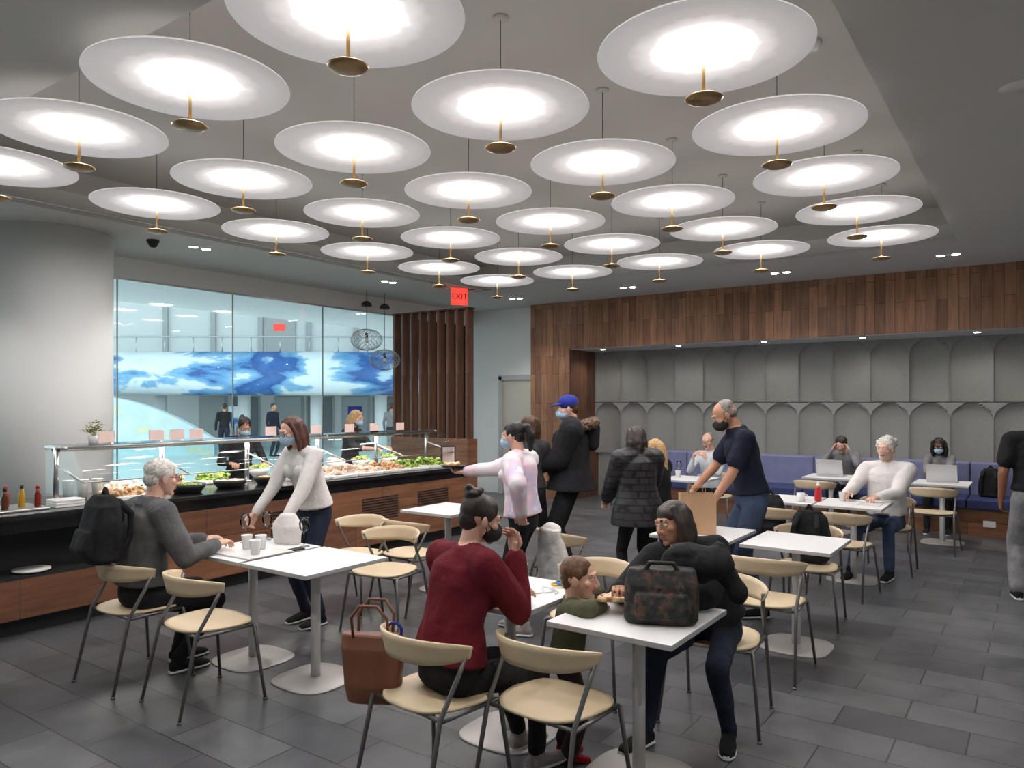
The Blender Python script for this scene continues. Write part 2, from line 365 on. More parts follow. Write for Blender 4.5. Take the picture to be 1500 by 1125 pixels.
def head(par, c, R, k, skin, hair, style, mask=None, glasses=False, sex='m', brow=True, beard=None, vox=.0042, dt=1.):
    P = lambda x, y, z: V(c)+R @ (V((x, y, z))*k)
    E = lambda r: tuple(q*k for q in r)
    b = Blob()
    b.ell(P(0,-.014,.03), E((.073,.092,.082)), skin, R); b.ell(P(0,.014,-.018), E((.063,.076,.084)), skin, R)
    b.ell(P(0,.028,-.064), E((.047,.052,.042)), skin, R); b.ell(P(0,.066,-.093), E((.02,.018,.016)), skin, R)
    b.cap(P(-.033,.076,.026), P(.033,.076,.026), .014*k, .014*k, skin)
    for sx in (-1, 1):
        b.ell(P(sx*.042,.056,-.018), E((.02,.022,.02)), skin, R)
        b.ell(P(sx*.076,-.006,-.004), E((.009,.019,.031)), skin, R @ Matrix.Rotation(sx*.3, 3, 'Z'))
        b.ell(P(sx*.012,.094,-.031), E((.009,.010,.008)), skin, R)
        b.ell(P(sx*.031,.075,.017), E((.016,.012,.006)), skin, R)
    b.cap(P(0,.085,.014), P(0,.104,-.026), .008*k, .0125*k, skin)
    b.ell(P(0,.083,-.054), E((.024,.012,.0065)), M['lip'], R); b.ell(P(0,.081,-.065), E((.02,.012,.007)), M['lip'], R)
    b.cap(P(0,-.03,-.05), P(0,-.03,-.12), .052*k, .052*k, skin)
    b.done('head', vox*k*dt, 1, parent=par)
    for sx in (-1, 1):
        for nm, rr, lo_, mt in (('eye', .0125, (sx*.031,.0765,.008), 'eye'), ('iris', .0062, (sx*.031,.084,.007), 'iris')):
            me = bpy.data.meshes.new(nm); me.from_pydata((ICOV*rr*k).tolist(), [], ICOF.tolist()); me.materials.append(M[mt])
            me.polygons.foreach_set('use_smooth', np.ones(len(me.polygons), dtype=bool))
            o = bpy.data.objects.new(nm, me); o.location = P(*lo_); link(o, par)
    h = Blob(); wr, ws = .004, 40
    if brow:
        for sx in (-1, 1): h.cap(P(sx*.016,.090,.031), P(sx*.046,.079,.034), .0045*k, .0035*k, hair)
    if style in ('short','cap','curly','long','ponytail','bun','girl'):
        h.ell(P(0,-.022,.046), E((.081,.094,.079)), hair, R)
        h.ell(P(0,-.062,-.005), E((.064,.05,.062)), hair, R)
        for sx in (-1, 1): h.ell(P(sx*.066,-.005,.035), E((.016,.04,.04)), hair, R)
    if style == 'curly':
        for i in range(34):
            a = random.uniform(0, 2*pi); e = random.uniform(-.2, 1.5)
            y = -.03+.095*cos(e)*sin(a)
            if y > .035 and e < .8: continue
            h.ell(P(.082*cos(e)*cos(a), y, .035+.085*sin(e)), E((.023,.023,.02)), hair)
        wr = .008
    if style == 'balding':
        h.ell(P(0,-.055,.0), E((.072,.056,.055)), hair, R)
        for sx in (-1, 1): h.ell(P(sx*.066,-.012,.018), E((.014,.034,.03)), hair, R)
        h.ell(P(0,-.03,.055), E((.07,.075,.062)), hair, R)
    if style in ('long', 'girl'):
        for sx in (-1, 1):
            h.chain([P(sx*.05,.02,.085), P(sx*.080,.012,.0), P(sx*.088,.008,-.09), P(sx*.080,.02,-.15)], [.022*k,.022*k,.028*k,.016*k], hair)
            h.chain([P(sx*.06,-.03,.05), P(sx*.075,-.03,-.06), P(sx*.075,-.03,-.15)], [.04*k,.045*k,.03*k], hair)
        h.chain([P(0,-.06,.03), P(0,-.08,-.07), P(0,-.08,-.17 if style == 'long' else -.25)], [.07*k,.068*k,.045*k], hair)
        wr = .006
    if style == 'bun':
        h.ell(P(0,-.075,.115), E((.042,.04,.038)), hair, R); h.cap(P(0,-.06,.09), P(0,-.08,.11), .03*k, .03*k, hair); wr = .005
        for i in range(10): a = i*.63; h.ell(P(.03*cos(a),-.075+.028*sin(a),.118+.012*(i % 3)), E((.018,.018,.016)), hair, R)
    if style == 'ponytail':
        h.chain([P(0,-.09,.07), P(0,-.14,.06), P(.0,-.165,-.02), P(0,-.15,-.13)], [.024*k,.034*k,.034*k,.014*k], hair); wr = .005
    h.done('hair', .005*k*dt, 1, wr*k, None, parent=par, wscale=ws)
    if style == 'cap':
        q = Blob(); q.ell(P(0,-.012,.06), E((.088,.104,.082)), M['cap'], R)
        q.loft([(P(0,.06,.052), R @ V((.07*k,0,0)), R @ V((0,.004*k,.012*k))), (P(0,.11,.052), R @ V((.066*k,0,0)), R @ V((0,.0,.009*k))), (P(0,.165,.04), R @ V((.035*k,0,0)), R @ V((0,.0,.007*k)))], M['cap'])
        q.done('baseball_cap', .005*k, 1, parent=par)
    if mask:
        q = Blob(); q.ell(P(0,.045,-.05), E((.062,.076,.052)), mask, R); q.ell(P(0,.075,-.034), E((.034,.047,.036)), mask, R)
        for sx in (-1, 1):
            q.cap(P(sx*.056,.05,-.03), P(sx*.079,.0,.0), .0035*k, .0035*k, mask)
            q.cap(P(sx*.05,.04,-.075), P(sx*.079,.0,-.02), .0035*k, .0035*k, mask)
        q.done('face_mask', .0045*k*dt, 2, parent=par)
    if beard:
        q = Blob(); q.ell(P(0,.03,-.078), E((.05,.056,.036)), beard, R); q.cap(P(-.02,.098,-.045), P(.02,.098,-.045), .006*k, .006*k, beard)
        q.done('beard', .006*k, 1, .003, parent=par, wscale=60)
    if glasses:
        ps = []
        for sx in (-1, 1):
            ring = [P(sx*.032+.025*cos(2*pi*i/16), .104-.006*abs(cos(2*pi*i/16)), .006+.02*sin(2*pi*i/16)) for i in range(17)]
            ps.append((ring, .0022*k)); ps.append(([P(sx*.056,.098,.01), P(sx*.08,.0,.012)], .002*k))
        ps.append(([P(-.008,.106,.01), P(.008,.106,.01)], .002*k))
        tubes('glasses', ps, M['frame'], par, 6)

def person(name, pos, yaw, H=1.75, sex='m', seat=None, lean=0., curve=0., roll=0., twist=0., hyaw=0., hpitch=0., hroll=0., hl=None, hr=None, fl=None, fr=None,
           fyl=0., fyr=0., pl=None, pr=None, top=None, bot=None, skin=None, hair=None, style='short', shoe=None, sleeve='long', bulk=0., coat=0., mask=None, glasses=False,
           curl=.5, npl=None, npr=None, hk=1., dt=1., beard=None, kneel=None, kneer=None, sole=None, z0=0., legbulk=0., collar=False):
    par = empty(name, (pos[0], pos[1], z0), radians(yaw)); s = H/1.75
    f = sex == 'f'; child = H < 1.1
    RX = lambda a: Matrix.Rotation(-a, 3, 'X'); RY = lambda a: Matrix.Rotation(a, 3, 'Y'); RZ = lambda a: Matrix.Rotation(a, 3, 'Z')
    pz = seat if seat is not None else .93*s
    pel = V((0, 0, pz)); M0 = RZ(twist*.2) @ RX(lean*.25); M1 = RZ(twist*.5) @ RY(roll*.5) @ RX(lean*.8); M2 = RZ(twist) @ RY(roll) @ RX(lean+curve)
    wa = pel+M1 @ V((0,0,.20*s)); ch = wa+M2 @ V((0,0,.17*s)); nb = ch+M2 @ V((0,-.012*s,.165*s))
    Rh = RZ(twist+hyaw) @ RY(hroll) @ RX(hpitch); Mm = RZ(twist) @ RX((lean+curve+hpitch)*.5)
    hb = nb+Mm @ V((0,.012*s,.05*s)); hk_ = s*hk*(.97 if f else 1.)
    hc = hb+Rh @ V((0,.022*hk_,.10*hk_))
    t = bulk; b = Blob()
    X = lambda Mx, r: Mx @ V((r, 0, 0)); Y = lambda Mx, r: Mx @ V((0, r, 0))
    hw, ww, cw = (.172, .128, .152) if f else (.160, .150, .172)
    lb = legbulk
    b.loft([(pel+M0 @ V((0,0,-.11*s)), X(M0,.10*s), Y(M0,.08*s)), (pel+M0 @ V((0,0,-.06*s)), X(M0,(hw)*s+lb), Y(M0,.112*s+lb)), (pel, X(M0,hw*s+lb), Y(M0,.118*s+lb)),
            (pel+M1 @ V((0,0,.09*s)), X(M1,(hw-.02)*s), Y(M1,.102*s))], bot)
    rings = [(pel+M1 @ V((0,0,.035*s)), X(M1,hw*s+.010+t), Y(M1,.116*s+.008+t)), (pel+M1 @ V((0,0,.10*s)), X(M1,(hw-.012)*s+.006+t), Y(M1,.108*s+.004+t)),
             (wa, X(M1,ww*s+.006+t), Y(M1,.100*s+.006+t)), (wa.lerp(ch,.6), X(M2,(cw-.012)*s+t), Y(M2,.110*s+t)), (ch, X(M2,cw*s+t), Y(M2,.116*s+t)),
             (ch+M2 @ V((0,-.004,.07*s)), X(M2,(cw-.008)*s+t), Y(M2,.106*s+t)), (ch+M2 @ V((0,-.008,.115*s)), X(M2,(cw-.05)*s+t), Y(M2,.085*s+t*.7)),
             (nb+M2 @ V((0,0,-.022*s)), X(M2,.076*s+t*.7), Y(M2,.066*s+t*.6)), (nb+M2 @ V((0,0,.004*s)), X(M2,.058*s+t*.5), Y(M2,.058*s+t*.5))]
    if coat > 0:
        cz = pel+V((0,0,-coat)); rings = [(cz, X(M0,hw*s+.05+t), Y(M0,.125*s+.05+t)), (pel, X(M0,hw*s+.025+t), Y(M0,.122*s+.02+t))]+rings[1:]
    b.loft(rings, top)
    if f and not child:
        for sx in (-1, 1): b.ell(ch+M2 @ V((sx*.07*s,.085*s+t*.8,-.0*s)), (.062*s,.05*s,.06*s), top, M2)
    if not f and not child and coat == 0: b.ell(wa+M1 @ V((0,.03*s,-.02*s)), (.13*s,.09*s,.12*s), top, M1)
    b.cap(nb+M2 @ V((0,0,-.03*s)), hb+Rh @ V((0,-.005,.03*hk_)), .056*s*(.88 if f else 1), .052*s*(.9 if f else 1), skin)
    if collar: b.loft([(nb+M2 @ V((0,.0,-.03*s)), X(M2,.088*s+t), Y(M2,.08*s+t)), (nb+M2 @ V((0,.0,.03*s)), X(M2,.066*s+t*.7), Y(M2,.066*s+t*.7))], top)
    sw = (.158 if f else .182)*s
    U, F_ = .295*s, .255*s
    out = {}
    for side, sx, tgt, pole, npm in (('l', -1, hl, pl, npl), ('r', 1, hr, pr, npr)):
        sh = nb+M2 @ V((sx*(sw+t*.3), -.005, -.062*s))
        if tgt is None: tgt = (sx*(sw+.07), .05*s, sh.z-.53*s)
        pole = V(pole) if pole is not None else V((sx*.45, -.7, -.55))
        el, wr_ = ik(sh, tgt, U, F_, pole)
        b.cap(nb+M2 @ V((sx*.06*s,0,-.045*s)), sh, .052*s+t, .056*s+t, top)
        if sleeve == 'long':
            b.cap(sh, el, .056*s+t*.9+.004, .044*s+t*.8+.004, top)
            b.cap(el, el.lerp(wr_, .93), .043*s+t*.8+.004, .031*s+t*.6+.003, top)
        elif sleeve == 'mid':
            b.cap(sh, el, .056*s+t+.004, .044*s+t+.004, top); b.cap(el, el.lerp(wr_, .35), .043*s+t+.004, .042*s+t, top); b.cap(el, wr_, .038*s, .025*s, skin)
        else:
            b.cap(sh, sh.lerp(el, .62), .060*s+t, .054*s+t+.006, top); b.cap(sh, el, .048*s, .04*s, skin); b.cap(el, wr_, .041*s, .026*s, skin)
        dr = (wr_-el).normalized(); nn = V(npm) if npm is not None else V((0, 0, -1))
        if npm is None and abs(dr.z) > .75: nn = V((-sx, 0, 0))
        hand('hand_'+side, wr_, dr, nn, sx > 0, curl, skin, par, s, dt)
        out['h'+side] = wr_; out['e'+side] = el
    TH, SH = .435*s, .41*s
    for side, sx, tgt, fy, kp in (('l', -1, fl, fyl, kneel), ('r', 1, fr, fyr, kneer)):
        hp = pel+M0 @ V((sx*.088*s, 0, -.05*s))
        if tgt is None: tgt = (sx*.11*s, .0, .0)
        an = V((tgt[0], tgt[1], (tgt[2] if len(tgt) > 2 else 0)+.085*s))
        kn, an = ik(hp, an, TH, SH, kp if kp is not None else (sx*.12, 1, .25 if seat else .1))
        b.cap(hp, kn, .086*s+lb, .060*s+lb, bot); b.cap(kn, kn.lerp(an, .93), .058*s+lb, .040*s+lb*1.2+.006, bot)
        mid = kn.lerp(an, .3)+V((0,-.018*s,0)); b.cap(mid, kn.lerp(an,.5)+V((0,-.012*s,0)), .05*s+lb, .045*s+lb, bot)
        b.cap(kn.lerp(an, .7), an, .036*s, .036*s, bot)
        fd = RZ(fy) @ V((0,1,0)); q = Blob(); g = an.z-.085*s; A = V((an.x, an.y, g))
        z = lambda h_: V((0,0,h_*s))
        side_v = RZ(fy) @ V((1,0,0)); up = V((0,0,1))
        q.loft([(A-fd*.055*s+z(.04), side_v*.022*s, up*.028*s), (A-fd*.04*s+z(.046), side_v*.034*s, up*.036*s), (A+fd*.03*s+z(.046), side_v*.038*s, up*.036*s),
                (A+fd*.10*s+z(.037), side_v*.044*s, up*.027*s), (A+fd*.16*s+z(.03), side_v*.040*s, up*.02*s), (A+fd*.192*s+z(.026), side_v*.022*s, up*.014*s)], shoe)
        q.cap(A+z(.05), A+z(.095), .040*s, .042*s, shoe)
        q.loft([(A-fd*.062*s+z(.012), side_v*.02*s, up*.011*s), (A-fd*.045*s+z(.012), side_v*.037*s, up*.011*s), (A+fd*.03*s+z(.012), side_v*.038*s, up*.011*s),
                (A+fd*.11*s+z(.012), side_v*.047*s, up*.011*s), (A+fd*.165*s+z(.012), side_v*.042*s, up*.011*s), (A+fd*.198*s+z(.012), side_v*.022*s, up*.011*s)], sole or M['sole'])
        q.done('shoe_'+side, .006*s*dt, 1, parent=par)
    b.done('body', (.0085 if not child else .007)*dt, 3, .006 if not child else .004, [top, bot], parent=par, wscale=15)
    head(par, hc, Rh, hk_, skin, hair, style, mask, glasses, sex, beard=beard, dt=dt)
    out.update(par=par, head=hc, nb=nb, M2=M2, Rh=Rh, ch=ch, s=s); return out

# ------------------------------------------------------------------ room shell
XG, YB, YW, ZC = -9.2, 12.4, 11.39, 3.5
box('floor', XG, 3.5, -3, 12.6, -.1, 0, M['slate'])
cx0, cx1, cy0, cy1 = -7.45, -.76, 1.95, 9.56
par = empty('ceiling')
box('ceiling_left', XG-.1, cx0, -3, 12.6, ZC, ZC+.45, M['soffit'], par)
box('ceiling_right', cx1, 3.5, -3, 12.6, ZC, ZC+.45, M['soffit'], par)
box('ceiling_near', cx0, cx1, -3, cy0, ZC, ZC+.45, M['soffit'], par)
box('ceiling_far', cx0, cx1, cy1, 12.6, ZC, ZC+.45, M['soffit'], par)
box('ceiling_coffer', cx0-.3, cx1+.2, cy0-.2, cy1+.3, ZC+.4, ZC+.5, M['paint'], par)
def lip(name, horiz):
    vs, fs = [], []; N = 10
    for i in range(N+1):
        a = pi/2*i/N; o = .22*(1-sin(a)); z = ZC-.0+.20*(1-cos(a))
        if horiz: vs += [(cx0-.02, cy1-o-.0, z-.004), (cx1, cy1-o, z-.004)]
        else: vs += [(cx0+o, cy0, z-.004), (cx0+o, cy1, z-.004)]
    for i in range(N): fs.append((2*i, 2*i+1, 2*i+3, 2*i+2))
    return mesh_obj(name, vs, fs, M['white'], smooth=True)
lip('trim_1', False); lip('trim_2', True)
box('wall_right', 3.5, 3.6, -3, 12.6, 0, ZC, M['white'])
box('wall_near', XG, 3.6, -3.1, -3, 0, ZC, M['white'])
box('wall_back', -6.8, 3.5, YB+.02, YB+.2, 0, ZC, M['felt'])
box('wall_back_left', XG, -7.60, 11.6, 11.75, 0, ZC, M['white'])
par = empty('wall_walnut_portal')
box('header', -7.62, 3.5, YW, YB+.02, 2.67, ZC-.002, M['walnut'], par)
box('alcove_ceiling', -6.78, 3.5, YW+.03, YB+.01, 2.660, 2.669, M['soffit'], par)
box('pier', -7.62, -6.8, YW+.003, 12.6, 0, 2.672, M['walnut'], par)
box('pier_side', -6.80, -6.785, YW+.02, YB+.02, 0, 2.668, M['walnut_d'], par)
for o in ('header','pier','pier_side'):
    ob = bpy.data.objects[o]; ob.data.transform(Matrix.Translation(ob.location)); ob.location = (0,0,0)
# felt acoustic relief: tall concave fluted panels with rounded heads
def relief():
    vs, fs = [], []; w = .52; nx, nz = 22, 40
    x = -6.785; rows = [(.80, 1.722), (1.734, 2.66)]
    ncell = int(10.3/w)+1
    for ri, (z0, z1) in enumerate(rows):
        for c in range(ncell):
            x0 = x+c*w; k = len(vs); r = w/2-.004; st = 1.0; zc = z1-.006-r*st
            for i in range(nx+1):
                for j in range(nz+1):
                    # cluster samples towards panel edges for crisp ribs
                    u = i/nx; u = .5-.5*cos(pi*u); xx = u*w; zz = z0+(z1-z0)*j/nz; dx = xx-w/2
                    rho = abs(dx)/r if zz < zc else sqrt((dx/r)**2+((zz-zc)/(r*st))**2)
                    dep = .082*sqrt(max(0, 1-rho*rho))
                    if rho < 1: dep += .006
                    vs.append((x0+xx, YB-.10+dep, zz))
            for i in range(nx):
                for j in range(nz):
                    a = k+i*(nz+1)+j; fs.append((a, a+1, a+nz+2, a+nz+1))
    mesh_obj('wall_panel_acoustic', vs, fs, M['felt'], smooth=False)
relief()

par = empty('window_1')
for i, (a, b_) in enumerate([(-3, .9), (.9, 2.9), (2.9, 4.7), (4.7, 6.3), (6.3, 7.9), (7.9, 9.55), (9.55, 11.6)]):
    box('pane_%d' % i, XG-.012, XG, a+.004, b_-.004, .12, 3.25, M['glass'], par)
    box('joint_%d' % i, XG-.014, XG+.004, b_-.006, b_+.006, .12, 3.25, M['leg'], par)
box('window_head', XG-.06, XG+.02, -3, 11.6, 3.25, ZC, M['white'], par)
box('window_rail', XG-.04, XG+.012, -3, 11.6, 3.225, 3.262, M['steel'], par)
box('window_sill', XG-.06, XG+.02, -3, 11.6, 0, .12, M['white'], par)
lathe('column', [(.60,0),(.60,3.5)], M['colpaint'], n=96, loc=(-8.56,3.66,0))
par = empty('door_1', (-8.05, 11.58, 0))
box('leaf', -.33, .33, -.02, .0, 0.01, 2.15, M['doorp'], par, .004)
for nm, a in (('jamb_l', (-.40,-.33,-.05,.015,0,2.22)), ('jamb_r', (.33,.40,-.05,.015,0,2.22)), ('jamb_top', (-.40,.40,-.05,.015,2.15,2.24))): box(nm, *a, M['edge'], par)
tubes('handle', [([(.26,-.02,1.0),(.26,-.07,1.0),(.15,-.07,1.0)], .011)], M['steel'], par)
box('light_switch_plate', -8.78, -8.70, 11.58, 11.6, 1.25, 1.4, M['ceramic'], None, .003)

par = empty('slat_screen', (0,0,0))
box('base_cabinet', -8.98, -7.32, 9.18, 9.42, 0, 1.15, M['walnut_h'], par)
for i in range(9):
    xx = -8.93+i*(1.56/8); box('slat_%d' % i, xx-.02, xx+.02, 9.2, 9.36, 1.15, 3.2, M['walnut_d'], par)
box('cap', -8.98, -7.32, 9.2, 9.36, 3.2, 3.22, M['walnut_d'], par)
par = empty('exit_sign', (-7.36, 9.02, 3.36), radians(50))
box('housing', -.13, .13, -.02, .02, -.13, .13, M['exit'], par, .006)
fc = bpy.data.curves.new('exit_text', 'FONT'); fc.body = 'EXIT'; fc.size = .12; fc.align_x = 'CENTER'; fc.align_y = 'CENTER'; fc.extrude = .002
fo = bpy.data.objects.new('lettering', fc); fo.rotation_euler = (pi/2,0,0); fo.location = (0,-.023,0); fc.materials.append(M['black']); link(fo, par)

par = empty('banquette_bench', (0,0,0))
for i in range(9):
    a = -5.9+i*1.02
    if a+1.0 > 3.4: break
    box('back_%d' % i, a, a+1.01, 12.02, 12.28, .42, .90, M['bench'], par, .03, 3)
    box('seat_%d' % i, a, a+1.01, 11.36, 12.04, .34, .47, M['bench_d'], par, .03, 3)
box('plinth', -5.9, 3.45, 11.42, 12.28, 0, .34, M['walnut_h'], par)
box('end_panel', -5.97, -5.9, 11.40, 12.28, 0, .9, M['bench'], par, .02)
box('floor_outlet', -.62, -.48, 11.405, 11.425, .12, .2, M['ceramic'], None, .004)

# ------------------------------------------------------------------ lamps
def disc_mesh():
    vs, fs = [], []; n = 96; prof = [(0.012,.085),(.05,.075),(.10,.052),(.18,.026),(.30,.010),(.42,.002),(.497,0),(.5,.004)]
    for r, z in prof:
        for k in range(n): vs.append((r*cos(2*pi*k/n), r*sin(2*pi*k/n), z))
    for i in range(len(prof)-1):
        for k in range(n):
            a = i*n+k; b = i*n+(k+1) % n; fs.append((a, b, b+n, a+n))
    nb_ = len(fs); m0 = len(vs)
    prof2 = [(r, z+.012) for r, z in prof[:-1]]+[(.5,.006)]
    for r, z in prof2:
        for k in range(n): vs.append((r*cos(2*pi*k/n), r*sin(2*pi*k/n), z))
    for i in range(len(prof2)-1):
        for k in range(n):
            a = m0+i*n+k; b = m0+i*n+(k+1) % n; fs.append((a, a+n, b+n, b))
    me = bpy.data.meshes.new('lamp_disc'); me.from_pydata(vs, [], fs); me.materials.append(M['lampdn']); me.materials.append(M['lampup'])
    for p in me.polygons: p.use_smooth = True; p.material_index = 0 if p.index < nb_ else 1
    return me
DM = disc_mesh()
def lamp(x, y):
    p = empty('pendant_lamp', (x, y, 3.375))
    o = bpy.data.objects.new('disc_shade', DM); link(o, p)
    if 'lamp_stem' not in bpy.data.meshes:
        s_ = tubes('stem', [([(0,0,.09),(0,0,-.20)], [.008,.008])], M['brass'], p, 10); s_.data.name = 'lamp_stem'
        c_ = lathe('brass_disc', [(.0006,-.235),(.05,-.233),(.082,-.222),(.090,-.214),(.084,-.210),(.03,-.207),(.012,-.19),(.0006,-.185)], M['brass'], p, 32); c_.data.name = 'lamp_brass'
        w_ = tubes('cord', [([(0,0,.09),(0,0,.525)], .0022)], M['black'], p, 6); w_.data.name = 'lamp_cord'
        k_ = lathe('canopy', [(.0006,.525),(.045,.525),(.045,.512),(.0006,.508)], M['paint'], p, 24); k_.data.name = 'lamp_canopy'
    else:
        for nm, dn in (('stem','lamp_stem'),('brass_disc','lamp_brass'),('cord','lamp_cord'),('canopy','lamp_canopy')):
            link(bpy.data.objects.new(nm, bpy.data.meshes[dn]), p)
for i in range(5):
    for j in range(6): lamp(-1.31-1.19*i+(.07 if j == 5 and i > 0 else 0), 8.25-1.205*j)

def downlight(x, y, z, e=0, name='recessed_downlight', r=.055, ang=95):
    p = empty(name, (x, y, z))
    lathe('ring', [(r+.014,-.006),(r+.016,0),(r,0),(r,-.005)], M['ceramic'], p, 24)
    lathe('lens', [(.0006,-.012),(r*.7,-.010),(r,-.002)], M['led'], p, 20)
    if e:
        l = bpy.data.lights.new('spot', 'SPOT'); l.energy = e; l.spot_size = radians(ang); l.spot_blend = .6; l.shadow_soft_size = .05; l.color = (1,.95,.88)
        o = bpy.data.objects.new('spot', l); o.location = (0,0,-.02); link(o, p)
for x in (-6.3, -4.9, -3.5, -2.1, -.7, .7): downlight(x, 11.70, 2.66, 20, ang=150, r=.045)
for (x, y) in [(-7.9,4.9),(-7.9,5.06),(-7.85,7.9),(-7.85,8.06),(-7.4,10.5),(-7.25,10.5),(-5.3,10.5),(-5.14,10.5),(-3.0,10.5),(-2.84,10.5),(-1.0,10.4),(-.84,10.4)]: downlight(x, y, ZC, 40, ang=110)
for (x, y) in [(.8,3.2),(.8,.8),(1.9,6.4),(-2.5,.2),(-5,.2),(-7.9,1.6)]: downlight(x, y, ZC, 100, ang=130)  # extra out-of-view downlights, added to brighten the room and floor
def ceiling_fit(name, x, y, z, prof): lathe(name, prof, M['ceramic'], None, 28, (x, y, z))
ceiling_fit('smoke_detector', -1.15, 4.75, ZC+.40, [(.0006,-.05),(.05,-.05),(.065,-.03),(.07,0)])
ceiling_fit('smoke_detector', .35, 6.6, ZC, [(.0006,-.05),(.05,-.05),(.065,-.03),(.07,0)])
ceiling_fit('ceiling_speaker', -.1, 5.1, ZC, [(.0006,-.006),(.10,-.006),(.105,0)])
ceiling_fit('ceiling_speaker', .8, 9.0, ZC, [(.0006,-.006),(.10,-.006),(.105,0)])
ceiling_fit('sprinkler_head', -2.0, 3.0, ZC+.4, [(.0006,-.09),(.03,-.088),(.03,-.08),(.008,-.075),(.012,-.04),(.035,-.01),(.035,0)])
ceiling_fit('smoke_detector', -3.1, 6.4, ZC+.4, [(.0006,-.05),(.05,-.05),(.065,-.03),(.07,0)])
lathe('security_camera', [(.0006,-.085),(.03,-.078),(.05,-.05),(.055,-.03),(.065,-.02),(.065,0)], M['black'], None, 24, (-7.95, 4.45, ZC))

# ------------------------------------------------------------------ atrium beyond the glass
box('floor_atrium', -45, XG-.02, -12, 40, -.12, -.01, M['atrfloor'])
box('ceiling_walkway', -12.2, XG-.06, -12, 24, 3.36, 3.6, M['atr'])
A = radians(35.21)
par = empty('atrium_far_side', (0,0,0), A)
box('upper_wall', -30, 4, 28.5, 28.8, 3.3, 12, M['atr'], par)
box('lower_wall', -30, 4, 29.5, 29.8, -.1, 3.3, M['atr'], par)
box('slab', -30, 4, 26.2, 29.5, 2.0, 2.2, M['atr'], par)
for i, l in enumerate((-12.2, -10.9, -9.2, -8.0, -6.6, -5.4, -4.3)):
    box('lift_door_%d' % i, l, l+.95, 29.36, 29.5, 0, 1.95, M['atrdark'] if i % 2 else M['atrmid'], par)
    box('lift_frame_%d' % i, l-.07, l+1.02, 29.42, 29.52, 0, 2.0, M['atrmid'], par)
for i, l in enumerate((-12.6, -9.6, -7.0, -4.7)):
    lathe('atrium_pier_%d' % i, [(.22,0),(.22,2.02)], M['atr'], par, 24, (l, 26.9, 0))
for i, l in enumerate((-13.2, -11.4, -9.6, -7.8, -6.0, -4.2)):
    box('upper_pilaster_%d' % i, l, l+.18, 28.35, 28.5, 3.4, 6.5, M['atrmid'], par)
box('upper_doorway', -9.3, -8.2, 28.42, 28.5, 3.45, 5.1, M['atrmid'], par)
box('upper_exit_sign', -9.0, -8.6, 28.36, 28.42, 4.45, 4.7, M['exit'], par)
M['mural'] = ramp_mat('mural_mosaic', [(.34,srgb(150,192,224)),(.41,srgb(206,226,240)),(.45,srgb(234,242,246)),(.495,srgb(228,238,244)),(.505,srgb(140,188,224)),(.535,srgb(92,150,206)),(.548,srgb(44,88,158)),(.59,srgb(66,118,186)),(.605,srgb(180,212,232)),(.66,srgb(234,240,244)),(.675,srgb(216,194,130)),(.70,srgb(230,240,244))], (.20,.20,.5), detail=8, distort=.3, rough=.4)
vs, fs = [], []
for i in range(41):
    l = -30+34*i/40; d = 25.2+.0045*(l+9)**2
    for (dd, z) in ((.5,1.98),(.1,2.05),(0,2.5),(.12,3.1),(.5,3.45),(.9,3.5)): vs.append((l, d+dd, z))
for i in range(40):
    for j in range(5): a = i*6+j; fs.append((a, a+1, a+7, a+6))
mesh_obj('mural', vs, fs, M['mural'], par, True)
rail = []
rail.append(([(-30+34*i/20, 25.9+.0045*(-30+34*i/20+9)**2, 4.0) for i in range(21)], .03))
for i in range(34): l = -30+i; d = 25.9+.0045*(l+9)**2; rail.append(([(l,d,3.45),(l,d,4.0)], .02))
tubes('balcony_railing', rail, M['steel'], par)
mesh_obj('sloping_soffit', [(-30,21,7.4),(4,21,6.3),(4,28.6,5.1),(-30,28.6,6.0),(-30,21,8),(4,21,8),(4,28.6,8),(-30,28.6,8)], [(0,1,2,3),(4,5,6,7),(0,1,5,4),(1,2,6,5),(2,3,7,6),(3,0,4,7)], M['atr'], par)
vs, fs = [], []
for i in range(25):
    l = -14+4.2*i/24; z = 2.0-1.5*(i/24)**2.0; vs += [(l, 24.0+.03*i, -.05), (l, 24.0+.03*i, z), (l, 24.3+.03*i, z), (l, 24.3+.03*i, -.05)]
for i in range(24):
    a = 4*i; fs += [(a,a+4,a+5,a+1),(a+1,a+5,a+6,a+2),(a+2,a+6,a+7,a+3)]
M['mural2'] = ramp_mat('mural_pale', [(.3,srgb(224,236,238)),(.55,srgb(200,222,232)),(.62,srgb(232,222,176)),(.68,srgb(210,230,236))], (2,2,2), detail=6)
mesh_obj('stair_wall', vs, fs, M['mural2'], par)
p = empty('poster_stand', (0,0,0)); p.parent = par
for i, l in enumerate((-10.2, -5.9)): box('poster_%d' % i, l, l+.5, 27.0, 27.04, .9, 1.6, M['cap'] if i else M['mural'], p); box('post_%d' % i, l+.22, l+.28, 27.02, 27.06, -.01, .9, M['steel'], p)
pr_ = empty('glass_railing')
box('panel', -12.02, -12.00, -6, 22, 0, 1.0, M['glass'], pr_)
tubes('handrail', [([(-12.01,-6,1.04),(-12.01,22,1.04)], .025)], M['steel'], pr_)

